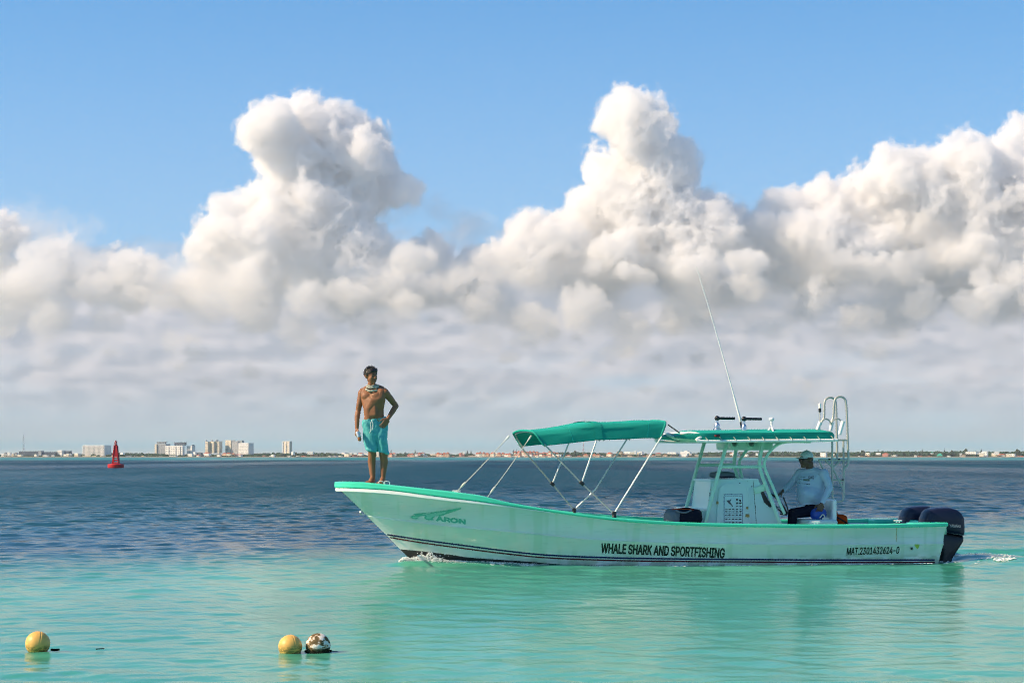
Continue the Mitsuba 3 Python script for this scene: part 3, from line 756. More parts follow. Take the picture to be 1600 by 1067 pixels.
def row(pts, n=97):
    """photograph pixels and half beams -> a row of boat-frame points from stem to transom"""
    a = np.array(pts, float)
    q = np.array([B(x, y, -b) for x, y, b in a])
    t = (q[:, 0] - q[0, 0]) / (q[-1, 0] - q[0, 0])
    s = np.linspace(0, 1, n) ** 1.25
    return np.stack([PchipInterpolator(t, q[:, k])(s) for k in range(3)], -1)


BEAM = PchipInterpolator([527, 533, 545, 570, 600, 650, 700, 760, 850, 1000, 1200, 1350, 1480], [.10, .20, .31, .45, .57, .74, .87, .99, 1.08, 1.13, 1.12, 1.07, .99])
TOP = PchipInterpolator([527, 560, 600, 650, 700, 745, 762, 785, 820, 860, 900, 950, 1000, 1050, 1100, 1200, 1300, 1400, 1480], [753, 753.4, 757, 762.5, 768, 773.3, 777, 783, 789.5, 796, 802, 807.8, 812, 815, 817, 819, 819.5, 818.3, 816.4])
BOT = PchipInterpolator([527, 600, 650, 700, 750, 800, 860, 900, 950, 1000, 1100, 1200, 1300, 1400, 1480], [762.3, 765, 771, 777.5, 783.5, 791, 800, 806, 812, 817, 822, 824, 825, 824.3, 822.2])
px_sheer = np.array([529, 533, 545, 570, 600, 650, 700, 760, 850, 1000, 1200, 1350, 1479.5])
r_sheer = row([(x, BOT(x), BEAM(x)) for x in px_sheer])
r_knuckle = row([(573, 805, .0), (600, 808.5, .20), (650, 815, .44), (730, 823.5, .70), (820, 831.5, .88), (920, 841, .99), (1040, 846, 1.04), (1150, 848.5, 1.05), (1350, 849.5, 1.01), (1474, 848, .94)])
r_navy = row([(603, 835, .0), (660, 843.6, .22), (720, 851.6, .40), (780, 859.4, .57), (850, 866.8, .73), (920, 870.2, .84), (1000, 872.3, .91), (1150, 873.8, .96), (1300, 874.8, .95), (1467.5, 874.6, .89)])
r_black = row([(625, 858, .0), (700, 866, .25), (730, 870.5, .34), (820, 876.8, .57), (880, 881.5, .72), (1000, 883.5, .87), (1150, 884.5, .93), (1300, 884.5, .92), (1465.5, 884.0, .86)])
r_water = row([(640, 873, .0), (700, 881, .18), (820, 888, .48), (1000, 892, .80), (1300, 894, .88), (1463, 894, .83)])
r_keel = row([(655, 886, .0), (720, 906, .02), (900, 915, .02), (1200, 918, .02), (1460, 918, .02)])


def between(a, b, n, bow=0.0):
    """rows from a to b; bow > 0 hollows the section"""
    out = []
    for t in np.linspace(0, 1, n):
        p = a * (1 - t) + b * t
        p = p.copy()
        p[:, 1] += bow * 4 * t * (1 - t) * np.minimum(1, np.abs(p[:, 1]) * 1.5)
        out.append(p)
    return out


ledge = r_knuckle.copy()
ledge[:, 2] -= 0.012
ledge[:, 1] -= 0.014 * np.clip(np.linspace(0, 1, 97) * 6, 0, 1)
up = between(r_sheer, r_knuckle, 9, 0.03) + between(ledge, r_navy, 7, 0.012) + between(r_navy, r_black, 3)[1:]
low = between(r_black, r_water, 3) + between(r_water, r_keel, 4)[1:]
U, Lo = np.array(up), np.array(low)
mir = np.array([1, -1, 1.0])


def shell(P):
    near, far = grid_mesh(P), grid_mesh((P * mir)[::-1])
    end = np.stack([P[:, -1], P[:, -1] * mir], 1)
    return join([near, far, grid_mesh(end)])


side_pts = np.vstack([np.array(between(r_sheer, r_knuckle, 9, 0.03)[:-1] + between(ledge, r_navy, 7, 0.012) + between(r_navy, r_black, 3)[1:] + between(r_black, r_water, 3)[1:]).reshape(-1, 3)])
SIDE = LinearNDInterpolator(side_pts[:, [0, 2]], side_pts[:, 1])


def on_hull(px, py, off):
    """the point of the near side that shows at (px, py), off metres proud of it"""
    v = -0.8
    for _ in range(8):
        q = B(px, py, v)
        w = SIDE(q[0], q[2])
        if not np.isfinite(w):
            w = v
        v = float(w)
    q[1] = v - off
    return q


hull = boat('hull', shell(U), 'hull_material', smooth=24)
boat('bottom_paint', shell(Lo), 'antifouling_material', hull, 24)
tag(f'{hull}__bottom_paint', 'black antifouling paint showing under the bow')

# plan of the gunwale: near side, round the blunt bow, far side
pu = np.concatenate([np.array([527, 528.5, 533, 538, 545, 556, 570, 585, 600, 625, 650, 675, 700, 730, 745, 755, 762, 770, 785, 800, 820]), np.arange(840, 1481, 20)])
near = np.array([B(x, TOP(x), -BEAM(x)) for x in pu])
nearb = np.array([B(x, BOT(x), -BEAM(x))[2] for x in pu])
nb = near.copy()


def rail(zt, zb, outw, inw, sel, rnd=0.012):
    """a closed band that follows the gunwale's plan from the far stern round the bow to the near stern"""
    c = nb[sel]
    path = np.vstack([(c * mir)[::-1], c])
    t1, b1 = np.concatenate([zt[sel][::-1], zt[sel]]), np.concatenate([zb[sel][::-1], zb[sel]])
    d = np.gradient(path[:, :2], axis=0)
    d /= np.linalg.norm(d, axis=1, keepdims=True)
    nrm = np.stack([d[:, 1], -d[:, 0]], 1) * -1
    # outward: away from the centre line
    sign = np.sign((nrm * (path[:, :2] - np.array([2.0, 0]))).sum(1))
    nrm *= np.median(sign)
    sec = []
    for (o, top, dz) in ((outw, 0, rnd), (outw, 1, -rnd), (outw - rnd, 1, 0), (-inw + rnd, 1, 0), (-inw, 1, -rnd), (-inw, 0, rnd), (-inw + rnd, 0, 0), (outw - rnd, 0, 0)):
        z = (t1 if top else b1) + dz
        sec.append(np.column_stack([path[:, :2] + nrm * o, z]))
    P = np.stack(sec, 1)
    m = grid_mesh(P, close_v=True)
    k = len(path) - 1
    caps = [to_tri((P[0], np.array([[0, i, i + 1] for i in range(1, 7)]))), to_tri((P[k], np.array([[0, i + 1, i] for i in range(1, 7)])))]
    m = join([m] + caps)
    m.merge_vertices()
    m.fix_normals()
    return m


gun = boat('gunwale', rail(near[:, 2], nearb, 0.028, 0.11, slice(None)), 'mint_trim_material', smooth=40)
tag(gun, 'mint green rail round the boat')
wb = np.array([EYE - (min(BOT(x) + np.interp(x, [527, 600, 700, 750, 800, 840], [5.5, 6.5, 5.5, 4.5, 2.5, 1.2]), 900) - HZ) * L2W(B(x, BOT(x), -BEAM(x)))[1] / F for x in pu])
boat('rub_strake', rail(nearb - 0.004, wb, 0.016, 0.02, slice(0, 23), 0.008), 'white_gel_material', hull, 40)
tag(f'{hull}__rub_strake', 'white rubbing band under the bow rail')

# foredeck, cambered, from the bow to where the rail steps down
fs = [i for i, x in enumerate(pu) if x <= 758]
deckP = []
for i in fs:
    z = near[i, 2] - 0.014
    w = max(BEAM(pu[i]) - 0.05, 0.03)
    deckP.append([[near[i, 0], w * t, z + 0.006 * (1 - t * t)] for t in np.linspace(-1, 1, 13)])
deckP = np.array(deckP)
last = deckP[-1].copy()
last[:, 2] = 0.30
last[:, 1] *= 0.55
last[:, 0] -= 0.02
deck = boat('foredeck', grid_mesh(np.concatenate([deckP, last[None]], 0)), 'mint_trim_material', smooth=30)
tag(deck, 'mint green foredeck')
# the cockpit: liner and sole
us = np.linspace(B(758, 778, -.9)[0], B(1476, 818, -.95)[0], 40)
bs = np.array([np.interp(u, near[:, 0], -near[:, 1]) for u in us]) - 0.09
zs = np.array([np.interp(u, near[:, 0], near[:, 2]) for u in us]) - 0.03
floor_b = np.array([np.nan_to_num(-float(SIDE(u, 0.30)), nan=0.8) for u in us]) - 0.10
mid_b = np.array([np.nan_to_num(-float(SIDE(u, 0.5 * (z + 0.3))), nan=0.9) for u, z in zip(us, zs)]) - 0.07
sec = np.stack([np.column_stack([us, s_ * w, z]) for s_, w, z in ((-1, bs, zs), (-1, mid_b, zs * .5 + .15), (-1, floor_b, 0 * us + .22), (1, floor_b, 0 * us + .22), (1, mid_b, zs * .5 + .15), (1, bs, zs))], 1)
boat('cockpit_liner', grid_mesh(sec), 'console_gel_material', smooth=30)
# transom top and splash well, corner seats aft
ust = B(1478, 818, -.95)[0]
zst = near[-1, 2]
tr = moved(rbox((0.07, 1.90, 0.09), 0.02), (ust - 0.035, 0, zst - 0.05))
boat('transom_rail', tr, 'mint_trim_material')
for sgn in (-1, 1):
    q = B(1290, 818, -.85)
    boat('corner_locker', moved(rbox((0.36, 0.30, 0.14), 0.03), (ust - 0.32, sgn * .76, zst - 0.075)), 'mint_trim_material')
boat('stern_bench', join([moved(rbox((0.34, 1.5, 0.05), 0.015), (ust - 1.45, 0, .455)), moved(rbox((0.28, 1.4, 0.25), 0.02), (ust - 1.45, 0, .325))]), 'mint_trim_material')
boat('locker_seat', moved(rbox((0.62, 1.5, 0.34), 0.03), (B(1062, 815, -.5)[0], 0, .37)), 'console_gel_material')
boat('forward_thwart', moved(rbox((0.34, 1.7, 0.28), 0.03), (B(900, 815, 0)[0], 0, .34)), 'console_gel_material')

# stripes and lettering laid on the side as cut vinyl
def stripe(pts, name, bsdf, width):
    a = np.array(pts, float)
    xs = np.linspace(a[0, 0], a[-1, 0], 150)
    yy = PchipInterpolator(a[:, 0], a[:, 1])(xs)
    lo, hi = np.array([on_hull(x, y + width / 2, .004) for x, y in zip(xs, yy)]), np.array([on_hull(x, y - width / 2, .004) for x, y in zip(xs, yy)])
    boat(name, grid_mesh(np.stack([hi, lo], 1)), bsdf, hull, True)


navy = [(605, 835.2), (660, 843.6), (720, 851.6), (780, 859.4), (850, 866.8), (920, 870.2), (1000, 872.3), (1150, 873.8), (1300, 874.8), (1466, 874.6)]
red = [(609, 839.5), (660, 848), (720, 856.2), (780, 863.9), (850, 871.0), (920, 874.3), (1000, 876.3), (1150, 877.6), (1300, 878.6), (1466, 878.4)]
stripe(navy, 'navy_stripe', 'navy_vinyl_material', 2.5)
stripe(red, 'maroon_stripe', 'maroon_vinyl_material', 2.1)


def hull_text(text, p0, p1, cap, name, slant, bsdf='black_vinyl_material', fat=0.035):
    """condensed bold lettering whose baseline runs from p0 to p1 (photograph pixels) with capitals cap pixels tall"""
    m = meshkit.text_mesh(text, 1.0, 0.02, bold=True)
    top = m.faces[m.face_normals[:, 2] > 0.9]
    w, L = m.vertices[:, 0].max(), math.hypot(p1[0] - p0[0], p1[1] - p0[1]) / cap
    g = union_all([Polygon(m.vertices[f][:, :2] * [L / w, 1]) for f in top]).buffer(fat, join_style='mitre')
    g = g.buffer(-0.004)
    m = join([trimesh.creation.extrude_polygon(q.simplify(0.004), 0.02, engine='earcut') for q in getattr(g, 'geoms', [g])])
    out = np.empty_like(m.vertices)
    for i, (x, y, z) in enumerate(m.vertices):
        t = x / L
        out[i] = on_hull(p0[0] + (p1[0] - p0[0]) * t + slant * y * cap, p0[1] + (p1[1] - p0[1]) * t - y * cap, .002 + (0.004 if z > 0.01 else 0))
    return boat(name, trimesh.Trimesh(out, m.faces, process=False), bsdf, hull, False)


k = hull_text('WHALE SHARK AND SPORTFISHING', (938.5, 863.3), (1131.5, 871.4), 14.2, 'lettering', 0.08, fat=0.022)
tag(k, 'black capitals reading WHALE SHARK AND SPORTFISHING')
k = hull_text('MAT.2301432624-0', (1322, 866.8), (1404.5, 864.6), 10.6, 'registration_number', 0.10, fat=0.010)
tag(k, 'black registration number near the stern')

# the green emblem on the bow: a swept fin over block letters
def emblem(polys, name, bsdf, off):
    ms = []
    for p in polys:
        g = p if hasattr(p, 'exterior') else Polygon(p)
        g = g.buffer(0)
        for q in getattr(g, 'geoms', [g]):
            q = q.segmentize(6)
            v, f = trimesh.creation.triangulate_polygon(q, engine='earcut')
            ms.append(to_tri((np.array([on_hull(x, y, off) for x, y in v]), f)))
    return boat(name, join(ms), bsdf, hull, False)


E = lambda x, y: (620 + x * 140 / 1600, 780 + y * 140 / 1600)
fin = [E(*p) for p in ((290, 258), (600, 232), (840, 200), (1140, 150), (1150, 170), (1010, 222), (880, 268), (770, 305), (700, 300), (640, 330), (660, 372), (560, 372), (490, 350), (500, 300), (420, 300), (360, 330), (410, 352), (290, 352), (240, 320), (260, 296), (330, 284))]
fin_in = [E(*p) for p in ((520, 268), (700, 246), (900, 212), (860, 248), (740, 285), (640, 312), (590, 352), (520, 340), (530, 300))]
emblem([fin], 'bow_emblem', 'green_vinyl_material', .004)
emblem([fin_in, [E(*p) for p in ((275, 318), (380, 308), (340, 336), (300, 338))]], 'bow_emblem_fill', 'green_pale_vinyl_material', .006)
k = hull_text('ARON', E(700, 378), E(1225, 438), 6.4, 'bow_lettering', 0.0, 'green_vinyl_material', 0.09)
tag(k, 'green capitals under the emblem')
# stains and a through-hull fitting
emblem([Point(*(1424, 857)).buffer(2.6)], 'drain_fitting', 'grey_vinyl_material', .012)
emblem([Point(*(1424, 857)).buffer(1.5)], 'drain_hole', 'black_vinyl_material', .015)
material('rust', matte((0.52, 0.42, 0.22)))
material('algae', matte((0.42, 0.50, 0.10)))
emblem([[(1400.2, 824.5), (1401.4, 824.5), (1401.0, 846), (1400.4, 846)]], 'rust_streak', 'rust_material', .003)
emblem([[(1429, 850), (1436.5, 850.5), (1436, 853), (1434, 858), (1431, 855), (1429.5, 853)]], 'algae_patch', 'algae_material', .003)
# bow eye and deck fittings
boat('bow_eye', tube(smooth_path([B(568, 796, 0), B(563, 800, -.02), B(565, 804, 0), B(572, 801, 0)], 6), .010, 8), 'steel_material')
for x0 in (592.5, 601.5):
    q0, q1 = B(x0, 755.5, -.22), B(x0 + 7, 756.3, -.22)
    boat('deck_handle', tube(smooth_path([q0 + [0, 0, -.01], q0 + [0, 0, .03], q1 + [0, 0, .03], q1 + [0, 0, -.01]], 5), .0055, 8), 'white_plastic_material')
for (x, y, v) in ((713, 770, .80), (1403, 816.5, -.97), (1275, 818.5, -.98)):
    q = B(x, y, v)
    boat('cleat', join([moved(turned(lathe([(0, -.065), (.009, -.06), (.011, 0), (.009, .06), (0, .065)], 8), 90, [0, 1, 0]), q + [0, 0, .028]), moved(lathe([(.012, 0), (.009, .03), (0, .032)], 8), q + [-.02, 0, 0]), moved(lathe([(.012, 0), (.009, .03), (0, .032)], 8), q + [.02, 0, 0])]), 'white_plastic_material')
# ------------------------------------------------------------------ canopies, frames, console and fittings of the boat
def extrude_side(pts, v0, v1, r=0.0):
    """a solid with the side outline pts (photograph pixels on plane v0) between the planes v0 and v1"""
    q = Bs(pts, v0)
    m = trimesh.creation.extrude_polygon(Polygon(q[:, [0, 2]]).buffer(-r).buffer(r, quad_segs=4) if r else Polygon(q[:, [0, 2]]), abs(v1 - v0), engine='earcut')
    w = np.array(m.vertices)
    m = trimesh.Trimesh(np.column_stack([w[:, 0], min(v0, v1) + w[:, 2], w[:, 1]]), m.faces, process=False)
    m.fix_normals()
    return m


def canvas_colour(p, n, uv):
    g = fbm(p.x * 3.0, p.y * 3.0, p.z * 3.0, 3)
    weave = noise(p.x * 180.0, p.y * 180.0, p.z * 180.0)
    return mix((0.004, 0.235, 0.180), (0.006, 0.275, 0.215), g) * (0.9 + 0.2 * weave)


material('canvas', {'type': 'twosided', 'bsdf': {'type': 'principled', 'base_color': mikit.proc(canvas_colour), 'roughness': 0.75, 'specular': 0.25, 'sheen': 0.3}})
material('seam', matte((0.02, 0.40, 0.33)))
material('webbing', matte((0.03, 0.05, 0.05)))

# --- bimini: four bows under a teal cover
VB = 0.93
tag('panga_boat__bimini', 'teal folding sun canopy over the open forward cockpit')
lowpx = [(850, 696), (868, 694), (888, 692), (908, 689.6), (928, 687.5), (936, 686.8), (960, 685.4), (985, 684.6), (1010, 684), (1032, 683.6)]
cl = Bs(lowpx, -VB)
uu = np.linspace(cl[0, 0], cl[-1, 0], 81)
zl = np.interp(uu, cl[:, 0], cl[:, 2])
bows_u = np.array([cl[0, 0], cl[4, 0], cl[5, 0], cl[-1, 0]])
zc_at = PchipInterpolator([uu[0], np.interp(900, [p[0] for p in lowpx], cl[:, 0]), cl[4, 0], cl[6, 0], np.interp(1016, [p[0] for p in lowpx], cl[:, 0]), uu[-1]],
                          np.array([.222, .250, .267, .262, .271, .253]))
tt = np.linspace(-1, 1, 73)
frng = np.random.default_rng(3)
P = np.zeros((81, 73, 3))
for i, u in enumerate(uu):
    s = (u - uu[0]) / (uu[-1] - uu[0])
    # sag between the bows
    sag = 0.012 * (abs(math.sin(math.pi * (u - uu[0]) / (bows_u[1] - uu[0]))) if u < bows_u[1] else abs(math.sin(math.pi * (u - bows_u[2]) / (uu[-1] - bows_u[2]))) if u > bows_u[2] else -0.15)
    a = np.abs(tt)
    prof = np.where(a < .62, 1 - 0.10 * (a / .62) ** 2, 0.90 * np.sqrt(np.clip(1 - ((a - .62) / .38) ** 1.9, 0, 1)))
    side = VB * np.where(a < .62, a / .62 * .80, .80 + .20 * np.sin((a - .62) / .38 * math.pi / 2) ** .8)
    z = zl[i] + (zc_at(u) - sag) * prof
    P[i, :, 0] = u - 0.10 * prof * (1 - s) ** 3 * 1.6 + 0.12 * (1 - prof) * 0 + 0.105 * prof * s ** 12
    P[i, :, 1] = np.sign(tt) * side
    P[i, :, 2] = z
q = P.reshape(-1, 3)
# slack cloth: long folds along the sides
fold = (meshkit.fbm(np.column_stack([q[:, 0] * 1.1, q[:, 1] * 0 + np.sign(q[:, 1]) * 3, (q[:, 2] - 0.05 * q[:, 0]) * 13]), 3, 6) - .5)
flank = np.clip((np.abs(q[:, 1]) - .70) / .18, 0, 1)
q[:, 1] += np.sign(q[:, 1]) * fold * 0.055 * flank
q[:, 2] += 0.006 * (meshkit.fbm(q * [2.2, 2.2, 0], 3, 8) - .5) * (1 - flank)
outer = q.reshape(P.shape)
inner = outer.copy()
inner[..., 2] -= 0.008
inner[..., 1] *= 0.992
bim = boat('bimini', join([grid_mesh(outer), grid_mesh(inner[::-1])]), 'canvas_material', smooth=60)


def ribbon(i, w=0.006, off=0.004):
    """a sewn seam across the cover at row i"""
    a, b = outer[i].copy(), outer[i].copy()
    a[:, 0] -= w
    b[:, 0] += w
    for s_ in (a, b):
        s_[:, 2] += off
        s_[:, 1] *= 1 + off / VB
    return grid_mesh(np.stack([a, b], 1))


for i in (20, 36, 71):
    boat('seam', ribbon(i, 0.004), 'seam_material', bim, True)
tj = int(np.argmin(np.abs(uu - cl[5, 0] + 0.02)))
hem = outer[tj - 2:tj + 4].copy()
hem[..., 2] += 0.010
hem[..., 1] *= 1.010
boat('overlap_flap', grid_mesh(hem), 'canvas_material', bim, 60)
for i, nm in ((0, 'front_hem'), (80, 'rear_hem')):
    boat(nm, tube(outer[i], 0.016, 8), 'canvas_material', bim, True)


def strut(name, pts, r, bsdf, parent, n=10):
    return boat(name, tube(pts, r, n), bsdf, parent, True)


R_ = 0.0112
joint_n, base_n = B(909, 755, -VB), B(959.5, 802.5, -1.04)
joint_f, base_f = B(863, 756, VB), B(897, 796.5, 1.04)
strut('pole', [cl[0] + [0, 0, .02], joint_n, base_n], R_, 'dull_aluminium_material', bim)
strut('pole', [joint_n, B(932, 688, -VB)], R_ * 1.15, 'aluminium_material', bim)
strut('pole', [base_n, B(1034, 682, -VB)], R_, 'aluminium_material', bim)
strut('pole', [B(810, 694, VB), joint_f, base_f], R_, 'dull_aluminium_material', bim)
strut('pole', [joint_f, B(889, 692, VB)], R_, 'aluminium_material', bim)
strut('pole', [base_f, B(930, 765, VB * 1.0), B(981, 684, VB)], R_, 'aluminium_material', bim)
for j in (joint_n, joint_f):
    boat('clamp', moved(turned(rbox((.075, .045, .05), .012), 40, [0, 1, 0]), j), 'black_plastic_material', bim)
for j in (base_n, base_f):
    boat('deck_mount', join([moved(rbox((.06, .04, .06), .012), j + [0, 0, .0]), moved(lathe([(.035, -.06), (.03, -.03), (.014, .01), (0, .012)], 12), j)]), 'black_plastic_material', bim)
for i in (1, 38, 41, 79):        # the bows under the cloth
    bw = inner[i].copy()
    bw[:, 2] -= 0.014
    bw[:, 1] *= 0.985
    strut('bow', bw, 0.011, 'dull_aluminium_material', bim, 8)
# front straps to the bow deck and rear straps to the hard frame
for (a, b) in ((B(713, 769, .78), B(796, 681, .86)), (B(761, 778, -.93), B(830, 681, -.55))):
    mid = (a + b) / 2 - [0, 0, .012]
    strut('strap', smooth_path([a, a + (b - a) * .1, mid, b], 8), 0.0055, 'rope_material', bim, 8)
    d = (b - a) / np.linalg.norm(b - a)
    boat('strap_buckle', tube([a + d * .10, a + d * .13, a + d * .17, a + d * .21], [.010, .017, .017, .010], 8), 'rope_material', bim, True)
    boat('strap_hook', tube(smooth_path([a, a + [.03, 0, -.01], a + [.07, 0, -.015]], 4), .012, 8), 'white_plastic_material', bim, True)
    boat('strap_hook', tube([b - d * .10, b - d * .03, b], [.008, .014, .012], 8), 'white_plastic_material', bim, True)

# --- the hard top: painted tube frame with a laced teal cover
VT, VF = 0.80, 0.46
tag('panga_boat__hard_top', 'teal laced cover on a mint tube frame above the helm')
edge = Bs([(1062, 685), (1100, 688.3), (1140, 688), (1180, 687.5), (1230, 687), (1280, 686.6), (1309, 686.3)], -VT)
u0, u1, zt = edge[0, 0], edge[-1, 0], float(edge[:, 2].mean())
zfun = lambda u: np.interp(u, edge[:, 0], edge[:, 2])
NU, NV = 61, 33
Pt, Sd = np.zeros((NU, NV, 3)), np.zeros((NU, NV, 3))
for i, s in enumerate(np.linspace(0, 1, NU)):
    u = u0 - 0.02 + (u1 - u0 + 0.02) * s
    endr = min(1.0, s * 6) ** .5 * min(1.0, (1 - s) * 22) ** .5
    side_h = 0.095 * min(1, s * 5 + .25) * min(1.0, (1 - s) * 16 + .45)
    for j, t in enumerate(np.linspace(-1, 1, NV)):
        vv = VT * t * (0.82 + 0.18 * endr)
        Pt[i, j] = (u, vv, zfun(u) + 0.010 + side_h + 0.055 * endr * (1 - t * t))
        Sd[i, j] = (u, vv * .988, zfun(u) + 0.008)
w = Pt.reshape(-1, 3)
w[:, 2] += 0.014 * (meshkit.fbm(w * [1.6, 2.5, 0], 3, 2) - .5) * (np.abs(w[:, 1]) < VT * .9)
Pt = w.reshape(Pt.shape)


def flank_sheet(a, b, sg):
    """the hanging side of the cover, slightly slack"""
    rows_ = []
    for t in np.linspace(0, 1, 6):
        p = a * (1 - t) + b * t
        p = p.copy()
        p[:, 1] += sg * 0.035 * (meshkit.fbm(np.column_stack([p[:, 0] * 2.6, np.full(len(p), sg * 4.0), p[:, 2] * 9]), 3, 12) - .5) * math.sin(math.pi * min(t, .9))
        rows_.append(p)
    return grid_mesh(np.stack(rows_, 1))


ht = boat('hard_top', join([grid_mesh(Pt), grid_mesh(Sd[::-1]), flank_sheet(Pt[:, 0], Sd[:, 0], -1), flank_sheet(Pt[::-1, -1], Sd[::-1, -1], 1), grid_mesh(np.stack([Pt[0], Sd[0]], 1)), grid_mesh(np.stack([Sd[-1], Pt[-1]], 1))]), 'canvas_material', smooth=35)
FR = 0.021
e = lambda u, v, dz=0.0: np.array([u, v, zfun(u) - 0.012 + dz])
tip = B(1043, 678, 0.1)
per = smooth_path([e(u1, -VT), e(u1 - .5, -VT), e((u0 + u1) / 2, -VT), e(u0 + .3, -VT), B(1097, 681, -VT * .95), B(1082, 676.5, -VT * .9), B(1066, 677, -VT * .8), tip + [.10, -.35, .0], tip,
                   tip + [.10, .45, .0], np.array([u0 + .02, VT * .85, zt]), e(u0 + .3, VT), e((u0 + u1) / 2, VT), e(u1 - .5, VT), e(u1, VT)], 6)
strut('rim_tube', per, FR, 'white_gel_material', ht, 12)
strut('cross_tube', [e(u1, -VT), e(u1, VT)], FR, 'frame_paint_material', ht)
for uq in np.linspace(u0 + .35, u1 - .5, 4):
    strut('cross_tube', [e(uq, -VT), e(uq, VT)], FR * .8, 'frame_paint_material', ht)
for v in (-.45, .45):
    strut('lower_tube', smooth_path([B(1045, 680, v * .6), B(1062, 687, v), B(1100, 688.5, v), e((u0 + u1) / 2, v), e(u1, v)], 6), FR * .9, 'frame_paint_material', ht)
strut('lower_tube', smooth_path([B(1043, 679.5, -.3), B(1058, 684.5, -.6), B(1092, 687.3, -.72), e(u0 + .45, -VT)], 6), FR * .9, 'frame_paint_material', ht)
for i, uq in enumerate(np.linspace(u0 + .38, u1 - .1, 10)):      # lacing over the rim tube
    for v in (-1, 1):
        strut('lacing', [np.array([uq, v * (VT - .01), zfun(uq) + .05]), np.array([uq + .03, v * (VT + .026), zfun(uq) + .005]), np.array([uq + .045, v * (VT + .012), zfun(uq) - .034])], .0045, 'rope_material', ht, 6)
strut('support_leg', smooth_path([B(1137, 689, -VF), B(1119, 752, -VF - .05), B(1101, 818, -VF - .10)], 6), .027, 'frame_paint_material', ht)
strut('support_leg', smooth_path([B(1101.5, 688, VF), B(1086, 742, VF + .05), B(1071.5, 796, VF + .1)], 6), .027, 'frame_paint_material', ht)
strut('support_leg', np.vstack([smooth_path([B(1192, 689, -VF), B(1188.5, 710, -VF), B(1186.5, 724, -VF), B(1189, 738, -VF), B(1203, 775, -VF - .05), B(1221, 824, -VF - .1)], 6)]), .027, 'frame_paint_material', ht)
strut('support_leg', smooth_path([B(1151.5, 696, VF), B(1148.5, 712, VF), B(1147, 726, VF), B(1150, 738, VF), B(1160, 768, VF + .05), B(1172, 800, VF + .1)], 6), .027, 'frame_paint_material', ht)
strut('rear_brace', smooth_path([e(u1 - .38, -VT * .9, -.02), B(1236, 690, -.62), B(1220, 692.5, -.55), B(1208, 700, -VF - .05), B(1198, 713, -VF - .03), B(1194.5, 724, -VF - .02), B(1196.5, 735, -VF - .02), B(1209, 764, -VF - .05), B(1226, 803, -VF - .08)], 6), .022, 'frame_paint_material', ht)
strut('rear_brace', smooth_path([e(u1 - .40, VT * .9, -.02), B(1196, 692, .62), B(1172, 699, VF + .03), B(1158, 716, VF), B(1155.5, 727, VF), B(1160, 746, VF + .02), B(1170, 772, VF + .05), B(1180, 796, VF + .08)], 6), .022, 'frame_paint_material', ht)
strut('side_rail', [B(1126, 729.3, -VF - .02), B(1187, 729, -VF)], .024, 'frame_paint_material', ht)
strut('side_rail', [B(1187, 728.6, -VF), B(1196, 728.4, -VF - .02)], .016, 'frame_paint_material', ht)
strut('side_rail', [B(1092, 727, VF + .02), B(1147, 726, VF)], .024, 'frame_paint_material', ht)
# overhead box with two loudspeakers
ob = extrude_side([(1141.5, 688), (1208, 688), (1207, 703.5), (1145, 703), (1141.5, 700)], -.33, .42, .01)
bx = boat('overhead_box', ob, 'frame_paint_material', ht, 30)
material('speaker_grey', gloss((0.10, 0.13, 0.11), 0.5))
for x in (1146.8, 1173.5):
    q = B(x, 693, -.345)
    ringm = turned(lathe([(.0, .012), (.036, .010), (.048, .036), (.056, .028), (.056, 0), (0, 0)], 20), 90, [1, 0, 0])
    boat('overhead_speaker', moved(turned(ringm, 0, [0, 0, 1]), q), 'frame_paint_material', ht, 30)
    boat('speaker_cone', moved(turned(lathe([(0, .006), (.012, .016), (.030, .012), (.032, .0), (0, 0)], 16), 90, [1, 0, 0]), q + [0, -.014, 0]), 'speaker_grey_material', ht, 30)
boat('red_side_light', moved(rbox((.07, .03, .035), .01), B(1121, 681, -VT - .02)), 'black_plastic_material', ht)
material('red_lens', gloss((0.5, 0.02, 0.01), 0.15))
boat('side_light_lens', moved(rbox((.022, .02, .022), .006), B(1118, 681, -VT - .035)), 'red_lens_material', ht)
boat('hanging_loop', tube(smooth_path([B(1057, 686, -.5), B(1058, 689.5, -.5), B(1060, 690.5, -.5), B(1062, 689, -.5), B(1061.5, 686, -.5)], 5), .006, 6), 'dull_aluminium_material', ht, True)
strut('tie_strap', [B(1043.5, 663.5, -.75), B(1062, 676.5, -.72)], .009, 'webbing_material', bim, 6)
# rod tubes with their swivel bases
for (x, y, yb, xe, v) in ((1120.5, 653.5, 671, 1148, .12), (1162.5, 654.5, 675, 1190, -.40)):
    q, bq, en = B(x, y, v), B(x, yb, v), B(xe, y + .3, v)
    h = q[2] - bq[2]
    boat('swivel_base', moved(lathe([(.062, -.02), (.060, .008), (.040, .016), (.040, h * .36), (.032, h * .52), (.019, h * .6), (.017, h * .9), (0, h * .92)], 18), bq), 'steel_material', ht, 30)
    boat('swivel_ball', moved(trimesh.creation.icosphere(2, .038), q), 'black_plastic_material', ht, True)
    strut('rod_tube', [q + [.02, 0, 0], en], .0195, 'black_plastic_material', ht, 12)
# whip aerial
aerial = smooth_path([B(1157.5, 659, -.25), B(1141, 598, -.25), B(1115, 506, -.25), B(1088, 417, -.25)], 10)
strut('whip_aerial', aerial, np.interp(np.linspace(0, 1, len(aerial)), [0, .22, .24, 1], [.017, .014, .010, .0045]), 'white_plastic_material', ht, 8)
boat('aerial_mount', tube([B(1158.5, 668, -.25), B(1157, 657, -.25)], .014, 10), 'black_plastic_material', ht, True)
